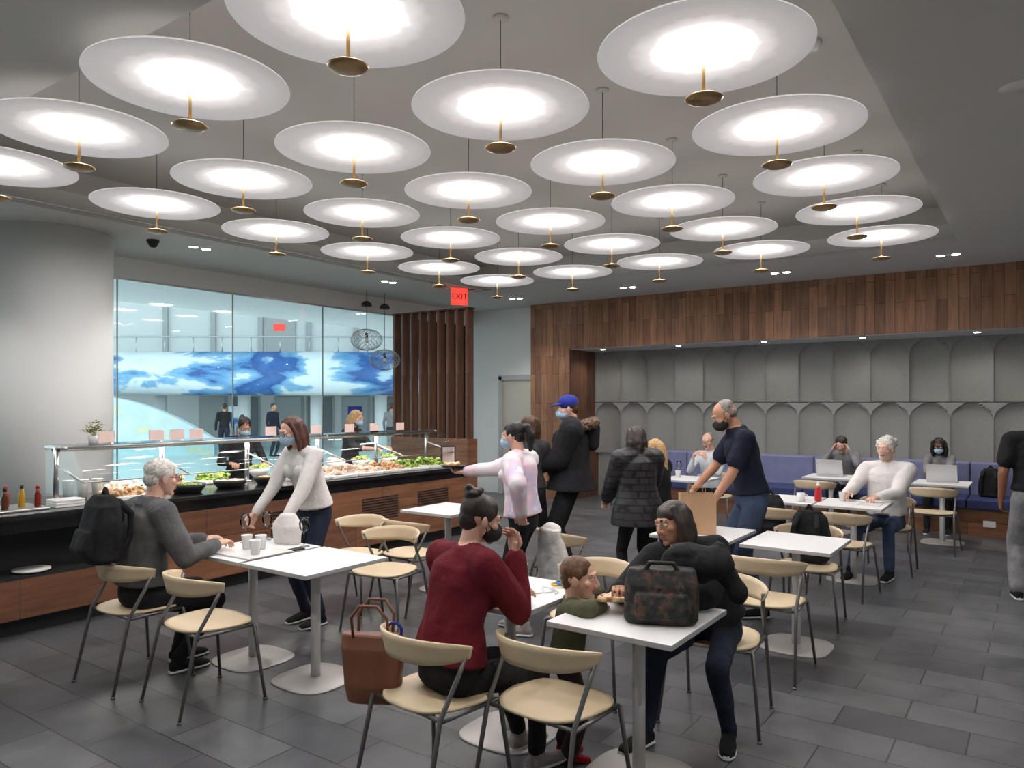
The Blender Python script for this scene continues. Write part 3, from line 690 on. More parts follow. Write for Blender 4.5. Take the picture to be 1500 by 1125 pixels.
# ------------------------------------------------------------------ furniture
def superell(a, b, p, n=48):
    out = []
    for k in range(n):
        t = 2*pi*k/n; c, s_ = cos(t), sin(t)
        out.append((math.copysign(abs(c)**p, c)*a, math.copysign(abs(s_)**p, s_)*b))
    return out
def table(x, y, w=.60, l=.65):
    p = empty('cafe_table', (x, y, 0))
    box('top', -w/2, w/2, -l/2, l/2, .715, .74, M['edge'], p, .004, 2, top=M['top'])
    box('underframe', -.16, .16, -.16, .16, .70, .716, M['postm'], p, .004)
    lathe('post', [(.03,.012),(.03,.702)], M['postm'], p, 24)
    vs, fs = [], []; n = 64; rr = [(1,0),(1,.006),(.97,.011),(.5,.015),(.12,.02)]
    for q, z in rr:
        for (a, b_) in superell(.235*q, .235*q, .62, n): vs.append((a, b_, z))
    for i in range(len(rr)-1):
        for k in range(n): a = i*n+k; b_ = i*n+(k+1) % n; fs.append((a, b_, b_+n, a+n))
    fs.append(tuple(range(n))); fs.append(tuple(range((len(rr)-1)*n, len(rr)*n)))
    mesh_obj('base', vs, fs, M['basem'], p, True)
    return p
CH = {}
def chair_meshes():
    vs, fs = [], []; n = 64; rings = [(1.0,0),(1.0,.012),(.9,.012),(.6,.009),(.2,.008)]
    for q, dz in rings:
        for (a, b_) in superell(.225*q, .215*q, .72, n):
            yy = b_; xx = a*(1+.10*(yy/.215)); z = .449+dz - (.008*max(0, (yy-.12)/.1) if yy > .12 else 0)
            vs.append((xx, yy, z))
    for i in range(len(rings)-1):
        for k in range(n): a = i*n+k; b_ = i*n+(k+1) % n; fs.append((a, b_, b_+n, a+n))
    fs.append(tuple(range((len(rings)-1)*n, len(rings)*n))); fs.append(tuple(range(n)))
    o = mesh_obj('seat', vs, fs, M['ply'], None, True); CH['seat'] = o.data; bpy.data.objects.remove(o)
    vs, fs = [], []; N = 36; rows = 5
    for i in range(N+1):
        t = -1+2*i/N; a = radians(74)*t; h = .056*(1-.5*abs(t)**3); zc = .70-.012*abs(t)
        R_ = .258
        for j in range(rows):
            q = -1+2*j/(rows-1); z = zc+h*q; rr = R_+.012*q
            vs.append((rr*sin(a)*.98, -rr*cos(a)+.045, z))
        for j in range(rows):
            q = 1-2*j/(rows-1); z = zc+h*q*.96; rr = R_+.012*q+.013
            vs.append((rr*sin(a)*.98, -rr*cos(a)+.045, z))
    m = rows*2
    for i in range(N):
        for j in range(m): a = i*m+j; b_ = i*m+(j+1) % m; fs.append((a, b_, b_+m, a+m))
    fs.append(tuple(range(m))); fs.append(tuple(range(N*m, N*m+m)))
    o = mesh_obj('backrest', vs, fs, M['ply'], None, True); CH['backrest'] = o.data; bpy.data.objects.remove(o)
    r = .0105; ps = []
    for sx in (-1, 1):
        ps.append(([(sx*.265, .215, .006), (sx*.222, .17, .43), (sx*.19, .13, .438)], [r*.85, r*1.05, r]))
        ps.append(([(sx*.235, -.275, .006), (sx*.222, -.175, .44), (sx*.226, -.075, .60), (sx*.236, -.03, .70)], [r*.85, r*1.05, r, r*.9]))
        ps.append(([(sx*.222, -.165, .434), (sx*.218, .165, .434)], r*.9))
        ps.append(([(sx*.265, .215, 0), (sx*.265, .215, .012)], .013)); ps.append(([(sx*.235, -.275, 0), (sx*.235, -.275, .012)], .013))
    ps.append(([(-.222, -.165, .434), (.222, -.165, .434)], r*.9)); ps.append(([(-.218, .16, .432), (.218, .16, .432)], r*.9))
    o = tubes('legs', ps, M['leg'], None, 10); CH['legs'] = o.data; bpy.data.objects.remove(o)
chair_meshes()
def chair(x, y, face=0):
    p = empty('dining_chair', (x, y, 0), radians(face))
    for k, me in CH.items(): link(bpy.data.objects.new(k, me), p)
    return p
for t_ in [(-3.7,3.12),(-4.33,3.12),(-1.52,3.17),(-2.27,3.2),(-1.42,5.5),(-2.10,5.5),(-4.5,5.35),(-2.12,7.9),(-1.5,7.9),(-1.0,10.6),(-2.3,10.65),(-3.75,9.3)]: table(*t_)
CHAIRS = [(-4.64,2.50,0),(-3.97,2.55,-6),(-2.17,2.50,-8),(-1.70,2.72,-4),(-1.45,4.0,186),(-2.2,3.95,180),(-4.08,4.12,188),(-4.72,4.4,184),(-4.36,4.70,-5),
          (-1.46,4.92,3),(-1.5,6.12,182),(-1.47,7.26,-4),(-1.3,8.52,178),(-1.03,9.95,0),(-2.35,10.0,0),(-3.65,9.98,180),(-3.0,5.0,-20),(-2.1,7.25,0)]
for c_ in CHAIRS: chair(*c_)

# ------------------------------------------------------------------ buffet counter
y0, y1 = -1.0, 7.72
par = empty('buffet_counter')
box('stone_top', -7.15, -6.08, y0, y1, .86, .90, M['granite'], par, .004)
box('stone_apron', -7.1, -6.14, y0, y1-.01, .76, .86, M['granite'], par)
box('kick', -7.1, -6.22, y0, y1-.04, 0, .13, M['black'], par)
box('core', -7.1, -6.45, y0, y1-.02, .13, .76, M['black'], par)
box('front_low', -6.45, -6.13, y0, 3.62, .13, .42, M['walnut_h'], par)
box('shelf', -6.45, -6.13, y0, 3.62, .42, .44, M['black'], par)
box('front', -6.45, -6.13, 3.62, y1-.02, .13, .76, M['walnut_h'], par)
for i, yy in enumerate((4.9, 6.1, 7.0)):
    for k in range(9): box('vent_slot', -6.131, -6.122, yy-.28, yy+.28, .40+k*.03, .413+k*.03, M['black'], par)
for o in list(par.children):
    o.data.transform(Matrix.Translation(o.location)); o.location = (0,0,0)
par = empty('sneeze_guard')
gy0, gy1 = 2.95, 7.6
for sx, z in ((-6.95,1.34),(-6.62,1.34)):
    tubes('rail', [([(sx,gy0,z),(sx,gy1,z)], .016)], M['steel'], par)
box('top_glass', -6.97, -6.60, gy0, gy1, 1.352, 1.36, M['glass2'], par)
vs, fs = [], []
for i in range(9):
    a = i/8; x_ = -6.60+.30*sin(a*pi/2); z = 1.345-.27*(1-cos(a*pi/2))
    vs += [(x_, gy0, z), (x_, gy1, z)]
for i in range(8): fs.append((2*i, 2*i+1, 2*i+3, 2*i+2))
mesh_obj('curved_front_glass', vs, fs, M['glass2'], par, True)
tubes('front_rail', [([(-6.30,gy0,1.075),(-6.30,gy1,1.075)], .006)], M['steel'], par)
for i in range(6):
    yy = gy0+(gy1-gy0)*i/5
    tubes('post_%d' % i, [([(-6.78,yy,.90),(-6.78,yy,1.34)], .022), ([(-6.97,yy,1.34),(-6.60,yy,1.34)], .014), ([(-6.78,yy,1.2),(-6.32,yy,1.08)], .010)], M['steel'], par, 12)
    lathe('flange_%d' % i, [(.045,.90),(.045,.912),(.022,.915)], M['steel'], par, 20, (-6.78, yy, 0))
vs = [( -6.97,gy0,.95),(-6.35,gy0,.95),(-6.30,gy0,1.075),(-6.45,gy0,1.30),(-6.60,gy0,1.345),(-6.97,gy0,1.345)]
mesh_obj('end_glass', vs, [tuple(range(6))], M['glass2'], par)
mesh_obj('end_glass_far', [(a, gy1, c) for a, b_, c in vs], [tuple(range(6))], M['glass2'], par)
box('light_bar', -6.86, -6.70, gy0, gy1, 1.31, 1.335, M['steel'], par)
l = bpy.data.lights.new('guard_light', 'AREA'); l.shape = 'RECTANGLE'; l.size = .08; l.size_y = gy1-gy0-.2; l.energy = 28; l.color = (1,.95,.88)
o = bpy.data.objects.new('guard_light', l); o.location = (-6.78, (gy0+gy1)/2, 1.3); link(o, par)
def pan(x, y, w, l, mat, kind='tray', name='food_tray', h=.03):
    p = empty(name, (x, y, .90))
    if kind == 'tray':
        box('rim', -w/2, w/2, -l/2, l/2, 0, .035, M['ceramic'], p, .01)
        b = Blob()
        for i in range(int(w*l*230)):
            b.ell((random.uniform(-w*.42,w*.42), random.uniform(-l*.44,l*.44), .045+random.uniform(0,h)), (random.uniform(.025,.042), random.uniform(.02,.035), .022), mat)
        b.ell((0,0,.035),(w*.42,l*.42,.015),mat); b.done('food', .009, 1, .004, parent=p, wscale=50)
    else:
        lathe('pot', [(.0006,0),(.11,0),(.15,.05),(.155,.08),(.15,.08),(.14,.05),(.0006,.03)], M['black'], p, 28)
        b = Blob()
        for i in range(14): b.ell((random.uniform(-.08,.08), random.uniform(-.08,.08), .062), (.035,.035,.024), mat)
        b.done('food', .009, 1, .004, parent=p, wscale=50)
pan(-6.42,3.35,.30,.4,M['bread']); pan(-6.38,3.9,.3,.3,M['greens'],'pot','serving_pot'); pan(-6.40,4.35,.3,.3,M['tomato'],'pot','serving_pot'); pan(-6.4,4.8,.3,.3,M['bread'],'pot','serving_pot')
for yy, m_ in ((3.6,'tomato'),(4.1,'bread'),(4.55,'greens')): pan(-6.98, yy, .28, .34, M[m_], h=.05)
for i, (yy, m_) in enumerate([(5.25,'tomato'),(5.65,'tomato'),(6.05,'tomato'),(6.45,'bread'),(6.85,'greens'),(7.25,'greens')]): pan(-6.40, yy, .40, .34, M[m_], h=.065)
for i, (yy, m_) in enumerate([(5.1,'greens'),(5.45,'bread'),(5.8,'greens'),(6.2,'tomato'),(6.6,'greens'),(7.1,'greens')]):
    p = empty('food_bowl', (-6.98, yy, .90)); lathe('bowl', [(.0006,0),(.05,0),(.10,.06),(.12,.12),(.113,.12),(.09,.06),(.0006,.02)], M['ceramic'], p, 28)
    b = Blob()
    for k in range(16): b.ell((random.uniform(-.07,.07), random.uniform(-.07,.07), .11+random.uniform(0,.03)), (.03,.03,.02), M[m_])
    b.done('food', .009, 1, .006, parent=p, wscale=50)
for yy in (3.3, 3.75, 3.95, 4.15, 5.0, 5.6, 6.1, 6.5, 6.95):
    p = empty('menu_card', (-6.64, yy, 1.36)); 
    box('card', -.004, .004, -.07, .07, .015, .11, M['sign'], p); box('foot', -.02, .02, -.05, .05, 0, .015, M['glass2'], p)
def lb(name, x, y, z, prof, mat, capm=None, capp=None):
    p = empty(name, (x, y, z)); lathe('vessel', prof, mat, p, 20)
    if capm: lathe('lid', capp, capm, p, 16)
    return p
sauce = [base_mat('sauce_%d' % i, c, .25) for i, c in enumerate([srgb(110,30,16), srgb(80,44,20), srgb(180,140,40), srgb(40,76,34), srgb(150,34,24)])]
box('serving_tray', -6.62, -6.25, 1.92, 2.68, .90, .92, M['steel'], None, .008)
for i in range(9):
    lb('sauce_bottle', -6.5+.09*(i % 3), 2.02+.075*i, .92, [(.0006,0),(.022,0),(.024,.01),(.024,.09),(.012,.12),(.011,.14)], sauce[(i*3+1) % 5], M['black'] if i % 2 else M['red'], [(.013,.14),(.013,.165),(.0006,.165)])
for i in range(3):
    box('napkin_stack', -6.42, -6.25, 2.72+i*.001, 2.94, .901+i*.02, .919+i*.02, M['ceramic'], None, .004)
for i in range(3): lb('paper_cup_stack', -6.72+.02*i, 3.02+.11*i, .90, [(.0006,0),(.034,0),(.045,.16),(.047,.165),(.0006,.165)], M['ceramic'])
lb('plate_stack', -6.26, 2.55, .44, [(.0006,0),(.08,0),(.13,.015),(.13,.025),(.0006,.015)], M['ceramic'])
p = empty('potted_plant', (-6.86, 3.3, 1.36)); lathe('pot', [(.0006,0),(.04,0),(.05,.07),(.0006,.07)], M['ceramic'], p, 20)
vs, fs = [], []
for i in range(90):
    a = random.uniform(0, 2*pi); e = random.uniform(.3, 1.4); r = random.uniform(.05,.13); c = V((cos(a)*cos(e)*r, sin(a)*cos(e)*r, .07+sin(e)*r)); d = V((cos(a),sin(a),.4)).normalized()*.035; sd = V((-sin(a),cos(a),0))*.013
    k = len(vs); vs += [c-d*.3, c+sd, c+d, c-sd]; fs.append((k,k+1,k+2,k+3))
mesh_obj('leaves', vs, fs, M['plant'], p)
tubes('stems', [([(0,0,.05),(random.uniform(-.07,.07),random.uniform(-.07,.07),.15)], .002) for i in range(12)], M['plant'], p, 5)
p = empty('picture_frame', (-6.35, 7.55, .90), radians(60)); box('frame', -.10,.10,-.01,.01,0,.26,M['black'],p,.004); box('print', -.08,.08,-.014,-.01,.02,.24,M['sign'],p); box('easel', -.01,.01,.01,.08,0,.008,M['black'],p)

def wire_pendant(x, y, z):
    p = empty('wire_globe_pendant', (x, y, z)); ps = []
    for k in range(18):
        a = 2*pi*k/18
        for sg in (1, -1): ps.append(([(.25*cos(t)*cos(a+sg*t*.9), .25*cos(t)*sin(a+sg*t*.9), .17*sin(t)) for t in [(-pi/2+.12)+(pi-.24)*i/16 for i in range(17)]], .003))
    tubes('wire_cage', ps, M['steel'], p, 4)
    tubes('cord', [([(0,0,.1),(0,0,ZC-z)], .004)], M['black'], p, 6)
    lathe('socket', [(.0006,.02),(.02,.02),(.024,.10),(.0006,.11)], M['black'], p, 16)
    lathe('bulb', [(.0006,-.06),(.03,-.03),(.02,.02)], M['ceramic'], p, 16)
    lathe('bell_canopy', [(.085,ZC-z-.25),(.08,ZC-z-.21),(.03,ZC-z-.17),(.0006,ZC-z-.165)], M['black'], p, 24)
wire_pendant(-8.75, 8.40, 2.72); wire_pendant(-8.75, 8.80, 2.42)

# ------------------------------------------------------------------ people
sk1 = base_mat('skin_light', srgb(218,172,150), .5, var=.04); sk2 = base_mat('skin_tan', srgb(188,138,110), .5, var=.04); sk3 = base_mat('skin_brown', srgb(150,100,76), .5, var=.04); sk4 = base_mat('skin_dark', srgb(90,58,44), .5)
def hairm(n, c): return base_mat(n, c, .5, var=.4, vscale=60)
hW = hairm('hair_white', srgb(205,200,192)); hD = hairm('hair_dark', srgb(46,34,28)); hB = hairm('hair_brown', srgb(74,48,32)); hA = hairm('hair_auburn', srgb(78,42,32)); hG = hairm('hair_grey', srgb(130,122,114)); hY = hairm('hair_blond', srgb(184,150,104)); hLB = hairm('hair_lightbrown', srgb(96,66,44)); hK = hairm('hair_black', srgb(26,22,22))
C = lambda n, r, g, b_, v=.2: cloth(n, srgb(r, g, b_), v)
blk = C('black_fabric', 34, 34, 37); dkj = C('dark_jeans', 38, 44, 60); jean = C('blue_jeans', 60, 74, 98); char = C('charcoal_fabric', 92, 92, 93); maroon = C('maroon_sweater', 102, 26, 38, .10)
whi = C('white_fabric', 220, 216, 212, .05); navy = C('navy_fabric', 28, 32, 48); olive = C('olive_fabric', 86, 86, 66); gshoe = C('grey_sneaker', 150, 142, 140, .15); bshoe = C('black_shoe', 28, 28, 30); rshoe = C('red_sneaker', 160, 40, 38)
grey = C('grey_fabric', 130, 130, 132); lblue = C('light_shirt', 206, 212, 218, .05); dgrey = C('dark_grey_fabric', 60, 60, 62)
tie = ramp_mat('tie_dye', [(.35,srgb(236,230,232)),(.47,srgb(226,220,228)),(.54,srgb(232,196,206)),(.62,srgb(200,196,222)),(.7,srgb(238,232,234))], (5,5,5), rough=.9, detail=3)
quilt = boards('quilted_nylon', srgb(44,45,49), srgb(38,39,43), srgb(8,8,9), .09, .06, 'h', .5, .008, grain=False, bumps=1., bd=.012)

person('seated_man', (-4.62, 2.50), -6, 1.78, 'm', .555, lean=.12, curve=.1, hpitch=.12, hyaw=-.1, hl=(-.05,.44,.80), hr=(.2,.40,.80), fl=(-.12,.30), fr=(.10,.20), top=char, bot=blk, skin=sk1, hair=hW, style='short', shoe=bshoe, bulk=.025, glasses=True, collar=True)
person('standing_woman', (-4.66, 3.92), 178, 1.67, 'f', lean=.25, curve=.12, hpitch=.30, hyaw=-.1, hl=(-.20,.42,.86), hr=(.20,.42,.84), fl=(-.10,.03), fr=(.11,.0), top=whi, bot=dkj, skin=sk1, hair=hA, style='long', shoe=bshoe, mask=M['mask'], glasses=True, bulk=.010)
person('seated_woman', (-2.15, 2.56), -14, 1.68, 'f', .555, lean=.16, curve=.14, hpitch=.25, hyaw=-.35, hl=(-.06,.40,.80), hr=(.10,.30,1.02), pr=(.25,-.1,-1), fl=(-.10,.50), fr=(.12,.42), npr=(0,-1,0), top=maroon, bot=blk, skin=sk1, hair=hD, style='bun', shoe=gshoe, bulk=.026, mask=M['maskb'])
person('toddler', (-1.90, 3.15), -62, .90, 'm', lean=.18, hpitch=.0, hyaw=-.25, hl=(-.13,.17,.76), hr=(.10,.17,.76), fl=(-.06,-.02), fr=(.06,.02), pl=(-.8,-.3,.1), pr=(.8,-.3,.1), top=olive, bot=C('toddler_pants', 56, 46, 44), skin=sk1, hair=hLB, style='short', shoe=rshoe, bulk=.026, hk=1.72, legbulk=.014, sole=rshoe)
person('seated_woman', (-1.46, 3.92), 184, 1.68, 'f', .555, lean=.50, curve=.20, roll=.25, twist=.05, hpitch=.10, hyaw=-.55, hroll=.15, hl=(-.02,.66,.80), hr=(.24,.66,.82), fl=(-.16,.22), fr=(.2,.44), fyl=.2, fyr=-.3, top=blk, bot=dkj, skin=sk2, hair=hD, style='long', shoe=bshoe, bulk=.03, curl=.8)
person('standing_man', (-1.93, 6.12), 122, 1.80, 'm', lean=.18, curve=.12, hpitch=.5, hl=(-.24,.42,.83), hr=(.20,.46,.95), fl=(-.12,-.05), fr=(.12,.10), top=navy, bot=jean, skin=sk2, hair=hG, style='balding', shoe=bshoe, sleeve='short', mask=M['maskb'], bulk=.014, legbulk=.01, collar=True)
CP = person('standing_man', (-3.86, 6.50), 118, 1.80, 'm', hpitch=.1, hyaw=.1, hl=(-.12,.34,1.08), hr=(.14,.34,1.1), fl=(-.13,0), fr=(.12,.08), top=blk, bot=blk, skin=sk1, hair=hB, style='cap', shoe=bshoe, bulk=.072, mask=M['mask'], coat=.10, legbulk=.02)
b = Blob()
for i in range(44):
    a = 2*pi*i/44; q = CP['nb']+V((.18*cos(a), -.05+.16*sin(a), -.03+.045*(-sin(a))))
    b.ell(q, (.058,.058,.05), M['fur'])
b.cap(CP['nb']+V((0,-.18,-.05)), CP['nb']+V((0,-.20,-.2)), .10, .07, blk)
b.done('fur_hood', .008, 0, .014, [M['fur']], CP['par'], 80)
person('standing_woman', (-2.88, 5.98), 48, 1.54, 'f', hpitch=.25, hl=(-.18,.28,.86), hr=(.18,.28,.86), top=quilt, bot=blk, skin=sk1, hair=hD, style='long', shoe=bshoe, bulk=.045, coat=.16)
person('girl', (-2.98, 6.62), 90, 1.38, 'f', hpitch=.2, hl=(-.1,.25,.8), hr=(.1,.25,.8), top=blk, bot=blk, skin=sk1, hair=hY, style='girl', shoe=bshoe, bulk=.03, hk=1.1, dt=1.3)
TW = person('standing_woman', (-3.18, 4.66), 108, 1.60, 'f', lean=.12, twist=-.15, hpitch=.12, hl=(-.27,-.06,.93), pl=(-1,-.4,.1), hr=(.02,.62,1.16), pr=(.2,-.2,-1), npr=(0,.0,1), fl=(-.1,-.04), fr=(.1,.05), top=tie, bot=blk, skin=sk1, hair=hK, style='ponytail', shoe=gshoe, mask=M['mask'], bulk=.026)
w_ = TW['hr']; p = empty('paper_plate', (0,0,0)); p.parent = TW['par']; lathe('plate', [(.0006,0),(.07,0),(.10,.012),(.102,.015),(.07,.006),(.0006,.005)], M['black'], p, 28, (w_.x, w_.y+.10, w_.z+.03))
b = Blob()
for k in range(6): b.ell((w_.x+random.uniform(-.05,.05), w_.y+.1+random.uniform(-.05,.05), w_.z+.055), (.03,.02,.018), M['bread'])
b.done('food', .008, 1, parent=p)
person('standing_woman', (-4.12, 6.15), 20, 1.62, 'f', hyaw=.3, hl=(-.16,.3,.95), hr=(.16,.3,.95), top=dgrey, bot=blk, skin=sk2, hair=hB, style='long', shoe=bshoe, dt=1.3)
person('staff_woman', (-7.62, 7.0), -75, 1.66, 'f', lean=.12, hpitch=.3, hl=(-.2,.42,1.12), hr=(.15,.45,1.12), top=dgrey, bot=blk, skin=sk1, hair=hY, style='long', shoe=bshoe, mask=M['mask'], sleeve='mid', dt=1.4)
person('staff_woman', (-7.62, 5.30), -110, 1.62, 'f', lean=.3, hpitch=.5, hl=(-.15,.5,1.05), hr=(.2,.42,1.05), top=blk, bot=blk, skin=sk2, hair=hK, style='ponytail', shoe=bshoe, mask=M['mask'], dt=1.4)
person('seated_man', (-1.3, 8.5), 172, 1.78, 'm', .555, lean=-.02, hpitch=.05, hyaw=-.15, hl=(-.05,.42,.80), hr=(.24,.44,.82), fl=(-.15,.42), fr=(.15,.6), top=whi, bot=jean, skin=sk1, hair=hW, style='curly', shoe=bshoe, beard=hW, bulk=.025, dt=1.3)
person('seated_man', (-3.68, 9.96), 172, 1.70, 'm', .55, lean=.14, hpitch=.25, hl=(-.10,.34,.98), hr=(.10,.34,.98), fl=(-.12,.3), fr=(.12,.35), top=lblue, bot=blk, skin=sk1, hair=hG, style='balding', shoe=bshoe, glasses=True, dt=1.5)
person('seated_man', (-2.32, 11.66), 180, 1.66, 'm', .555, lean=.35, curve=.15, hpitch=.45, hl=(-.11,.34,1.06), hr=(.11,.34,1.06), pl=(-.6,.4,-1), pr=(.6,.4,-1), fl=(-.14,.35), fr=(.12,.4), top=grey, bot=blk, skin=sk1, hair=hD, style='short', shoe=bshoe, dt=1.5)
person('seated_woman', (-1.12, 11.66), 180, 1.62, 'f', .555, lean=.3, curve=.1, hpitch=.3, hl=(-.10,.62,.80), hr=(.10,.62,.80), fl=(-.12,.35), fr=(.12,.4), top=grey, bot=blk, skin=sk4, hair=hK, style='long', shoe=bshoe, mask=M['mask'], dt=1.5)
person('standing_man', (-.04, 7.94), 10, 1.74, 'm', hl=None, fl=(-.13,.0), fr=(.13,.0), top=blk, bot=grey, skin=sk3, hair=hK, style='short', shoe=bshoe, sleeve='short', bulk=.02, legbulk=.02, dt=1.2)
for (l, d, yw, tp) in ((-9.0, 23.5, 60, blk), (-7.6, 23.9, -80, navy), (-3.9, 24.3, 30, grey)):
    x_ = l*cos(A)-d*sin(A); y_ = l*sin(A)+d*cos(A)
    person('pedestrian', (x_, y_), yw, 1.72, 'm', top=tp, bot=dkj, skin=sk2, hair=hD, shoe=bshoe, dt=2.2)

# ------------------------------------------------------------------ bags and small things
def backpack(name, x, y, z, rz, mat, s=1., tilt=0):
    p = empty(name, (x, y, z), rz, s); p.rotation_euler = (tilt, 0, rz); b = Blob()
    b.loft([(V((0,0,0)), V((.14,0,0)), V((0,.08,0))), (V((0,0,.03)), V((.16,0,0)), V((0,.10,0))), (V((0,0,.22)), V((.155,0,0)), V((0,.10,0))), (V((0,.01,.36)), V((.13,0,0)), V((0,.075,0))), (V((0,.02,.42)), V((.08,0,0)), V((0,.045,0)))], mat, 24, .6)
    b.loft([(V((0,-.10,.04)), V((.11,0,0)), V((0,.03,0))), (V((0,-.115,.1)), V((.12,0,0)), V((0,.04,0))), (V((0,-.10,.21)), V((.11,0,0)), V((0,.02,0)))], mat, 20, .6)
    for sx in (-1, 1): b.chain([V((sx*.07,.08,.38)), V((sx*.09,.15,.3)), V((sx*.09,.14,.15)), V((sx*.1,.08,.05))], [.018,.02,.018,.012], mat)
    b.chain([V((-.03,.03,.42)), V((0,.03,.465)), V((.03,.03,.42))], [.01,.01,.01], mat)
    b.done('pack', .007, 1, .006, parent=p, wscale=16); return p
backpack('backpack', -4.64, 2.27, .76, radians(-4), M['bpack'], .95, 0)
backpack('backpack', -1.5, 6.22, .47, radians(180), M['bpack'], .95, 0)
backpack('backpack', -2.1, 7.2, .47, radians(0), M['bpack'], .9, 0)
backpack('backpack', -.55, 11.78, .47, radians(170), M['bpack'], .9, 0)
p = empty('floral_bag', (-1.40, 3.15, .74), radians(25)); b = Blob()
b.loft([(V((0,0,0)), V((.15,0,0)), V((0,.085,0))), (V((0,0,.02)), V((.165,0,0)), V((0,.10,0))), (V((0,0,.17)), V((.16,0,0)), V((0,.095,0))), (V((0,0,.235)), V((.145,0,0)), V((0,.05,0)))], M['floral'], 24, .55)
b.chain([V((-.08,-.04,.22)), V((-.05,-.05,.27)), V((.05,-.05,.27)), V((.08,-.04,.22))], [.008,.008,.008,.008], M['black'])
b.loft([(V((0,-.10,.03)), V((.11,0,0)), V((0,.02,0))), (V((0,-.105,.08)), V((.12,0,0)), V((0,.025,0))), (V((0,-.10,.14)), V((.11,0,0)), V((0,.012,0)))], M['floral'], 20, .6)
b.done('bag', .007, 1, .005, parent=p, wscale=14)
p = empty('black_jacket', (-1.30, 3.34, .95), radians(20)); b = Blob()
b.ell((0,0,.03), (.17,.12,.09), blk); b.cap((-.12,-.02,.05), (-.2,-.06,-.17), .055, .035, blk); b.cap((.08,.03,.06), (.17,.0,-.1), .06, .05, blk); b.ell((-.05,0,.08), (.1,.1,.05), blk)
b.done('jacket', .008, 2, .012, parent=p, wscale=14)
p = empty('leather_tote_bag', (-2.46, 2.40, .46), radians(25)); b = Blob()
b.loft([(V((0,0,-.08)), V((.11,0,0)), V((0,.05,0))), (V((0,0,0)), V((.13,0,0)), V((0,.07,0))), (V((0,0,.16)), V((.15,0,0)), V((0,.06,0))), (V((0,0,.22)), V((.14,0,0)), V((0,.03,0)))], M['leather'], 24, .6)
b.done('bag', .007, 1, .006, parent=p, wscale=14)
for sy in (-.03, .03): tubes('handle', [([(-.08,sy,.2),(-.085,sy*1.5,.3),(-.04,sy*2,.36),(.04,sy*2,.36),(.085,sy*1.5,.3),(.08,sy,.2)], .007)], M['leather'], p)
tubes('blue_strap', [([(.10+.035*cos(t),.0,.24+.035*sin(t)) for t in [i*.4 for i in range(17)]], .007)], M['cap'], p)
p = empty('white_jacket', (-3.02, 4.80, .47), radians(-20)); b = Blob()
b.loft([(V((0,0,-.15)), V((.19,0,0)), V((0,.05,0))), (V((0,0,.1)), V((.17,0,0)), V((0,.06,0))), (V((0,-.02,.3)), V((.11,0,0)), V((0,.05,0)))], whi); b.ell((0,0,.28),(.09,.06,.06),whi); b.done('jacket', .008, 3, .014, parent=p, wscale=14)
p = empty('white_tote', (-4.30, 3.38, .74), radians(10)); b = Blob(); b.loft([(V((0,0,0)), V((.11,0,0)), V((0,.06,0))), (V((0,0,.12)), V((.115,0,0)), V((0,.07,0))), (V((0,0,.20)), V((.05,0,0)), V((0,.04,0)))], whi); b.done('bag', .008, 2, .010, parent=p, wscale=12)
box('serving_tray', -4.50, -4.02, 2.86, 3.2, .74, .752, M['ceramic'], None, .005)
cup = [(.0006,0),(.026,0),(.036,.09),(.038,.094),(.034,.09),(.025,.006),(.0006,.005)]
for (x, y) in ((-4.30,3.05),(-4.22,3.10),(-4.10,2.97)): lb('paper_cup', x, y, .752, cup, M['ceramic'])
lb('paper_cup', -1.62, 8.0, .74, cup, M['ceramic'])
wine = [(.035,0),(.034,.003),(.005,.008),(.004,.085),(.012,.095),(.034,.13),(.036,.16),(.029,.20)]
for (x, y) in ((-4.56,3.22),(-4.53,3.38),(-4.10,3.36)): lb('wine_glass', x, y, .74, wine, M['glass2'])
p = empty('surgical_mask', (-4.56, 2.93, .742), .4); b = Blob(); b.ell((0,0,.006), (.06,.035,.012), M['mask']); b.chain([V((.05,0,0)), V((.09,.02,0)), V((.05,.03,0))], [.002]*3, M['ceramic']); b.done('mask', .003, 1, .003, parent=p, wscale=40)
box('phone', -4.1, -4.03, 3.22, 3.31, .74, .748, M['black'], None, .003)
p = empty('charging_cable', (-2.1, 3.25, .744)); tubes('cable', [([(.09*cos(t*1.7)*sin(t*.9+1), .09*sin(t*1.3), .003) for t in [i*.3 for i in range(24)]], .003)], M['ceramic'], p, 6)
lb('paper_cup', -2.35, 3.42, .74, cup, M['ceramic'])
p = empty('toy_ring', (-2.08, 3.42, .74)); 
for i, cc in enumerate([srgb(220,180,30), srgb(40,110,190), srgb(200,50,40)]):
    tubes('ring_%d' % i, [([(.035*cos(2*pi*k/20)+.03*i-.03, .035*sin(2*pi*k/20), .012+.012*i) for k in range(21)], .006)], base_mat('toy_%d' % i, cc, .4), p)
p = empty('pizza_slice', (-1.64, 3.15, .80), .5); mesh_obj('slice', [(-.07,-.05,0),(.07,-.05,0),(0,.12,0),(-.07,-.05,.012),(.07,-.05,.012),(0,.12,.012)], [(0,1,2),(3,4,5),(0,1,4,3),(1,2,5,4),(2,0,3,5)], M['tomato'], p); tubes('crust', [([(-.075,-.055,.012),(.075,-.055,.012)], .014)], M['bread'], p)
p = empty('paper_bag', (-2.12, 5.42, .74), radians(30))
w, dd, h = .13, .07, .30
vs = [(-w,-dd,0),(w,-dd,0),(w,dd,0),(-w,dd,0),(-w,-dd,h),(w,-dd,h),(w,dd,h),(-w,dd,h),(-w+.02,0,h*.98),(w-.02,0,h*.98),(-w+.012,0,.05),(w-.012,0,.05)]
fs = [(0,1,2,3),(0,1,5,4),(2,3,7,6),(1,2,11),(1,11,9,5),(2,6,9,11),(0,10,3),(0,4,8,10),(3,10,8,7)]
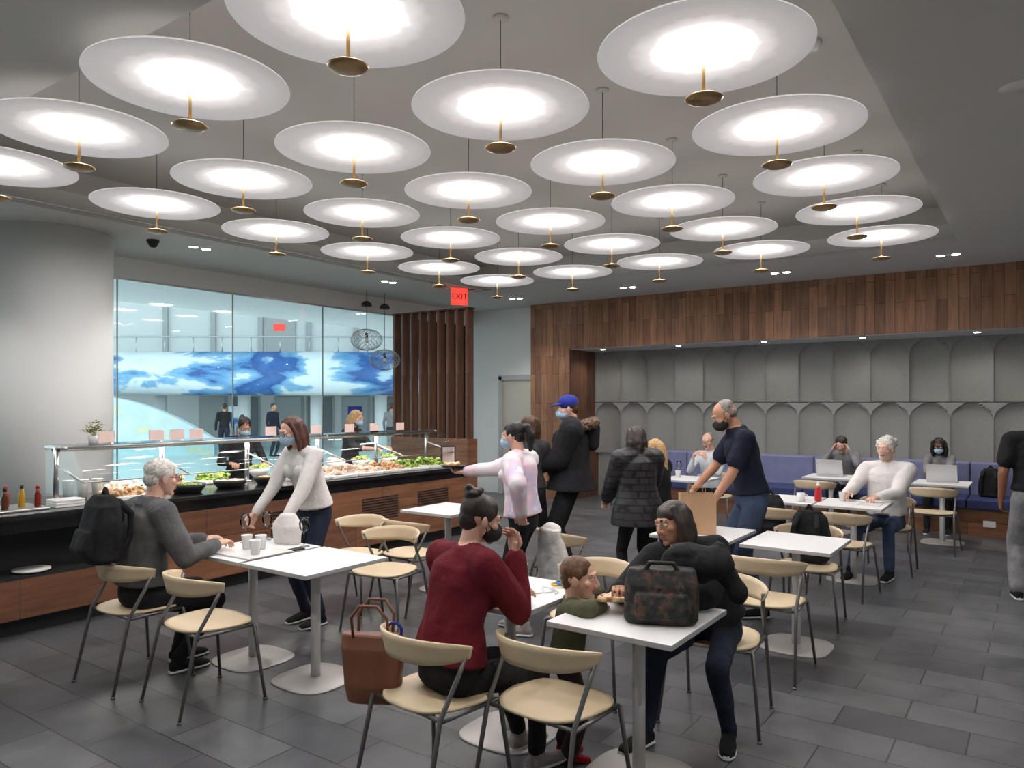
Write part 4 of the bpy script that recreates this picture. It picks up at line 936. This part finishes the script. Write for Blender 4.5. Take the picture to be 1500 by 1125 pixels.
mesh_obj('bag', vs, fs, M['paper'], p)
for sy in (-1, 1): tubes('handle', [([(-.05,sy*dd*.9,h-.01),(-.05,sy*dd*.8,h+.05),(.05,sy*dd*.8,h+.05),(.05,sy*dd*.9,h-.01)], .004)], M['paper'], p)
lb('ketchup_bottle', -1.82, 7.86, .74, [(.0006,0),(.03,0),(.034,.02),(.034,.08),(.024,.13),(.018,.15)], M['red'], M['ceramic'], [(.018,.15),(.016,.17),(.004,.2),(.0006,.2)])
p = lb('coffee_mug', -1.95, 7.72, .74, [(.0006,0),(.036,0),(.04,.01),(.04,.09),(.036,.09),(.035,.01),(.0006,.008)], M['ceramic']); tubes('handle', [([(.038,0,.075),(.065,0,.07),(.068,0,.03),(.038,0,.02)], .006)], M['ceramic'], p)
def laptop(x, y, rz):
    p = empty('laptop', (x, y, .74), rz); box('base', -.165,.165,-.115,.115,0,.014,M['laptop'],p,.004); box('keys', -.14,.14,-.03,.09,.014,.0155,M['screenback'],p)
    o = box('lid', -.165,.165,-.004,.004,0,.22,M['laptop'],p,.003); o.location = (0,-.155,.122); o.rotation_euler = (radians(18),0,0)
laptop(-1.0, 10.66, 0); laptop(-2.3, 10.7, 0)
box('magazine', -1.45, -1.25, 7.78, 8.02, .74, .746, M['ceramic'], None, .001)
lb('paper_cup', -3.9, 9.3, .74, cup, M['ceramic']); lb('wine_glass', -3.95, 9.45, .74, wine, M['glass2'])

finalize()

w = bpy.data.worlds.new('World'); scene.world = w; w.use_nodes = True
w.node_tree.nodes['Background'].inputs[0].default_value = (.88, .97, 1, 1); w.node_tree.nodes['Background'].inputs[1].default_value = 2.3
cam = bpy.data.cameras.new('Camera'); co = bpy.data.objects.new('Camera', cam); COL.objects.link(co)
co.location = (0,0,1.72); co.rotation_euler = (pi/2,0,A); cam.lens = 1100*36/1500; cam.sensor_width = 36; cam.shift_y = 27.5/1500; cam.clip_start = .05
scene.camera = co
scene.view_settings.view_transform = 'Standard'; scene.view_settings.exposure = 0.08
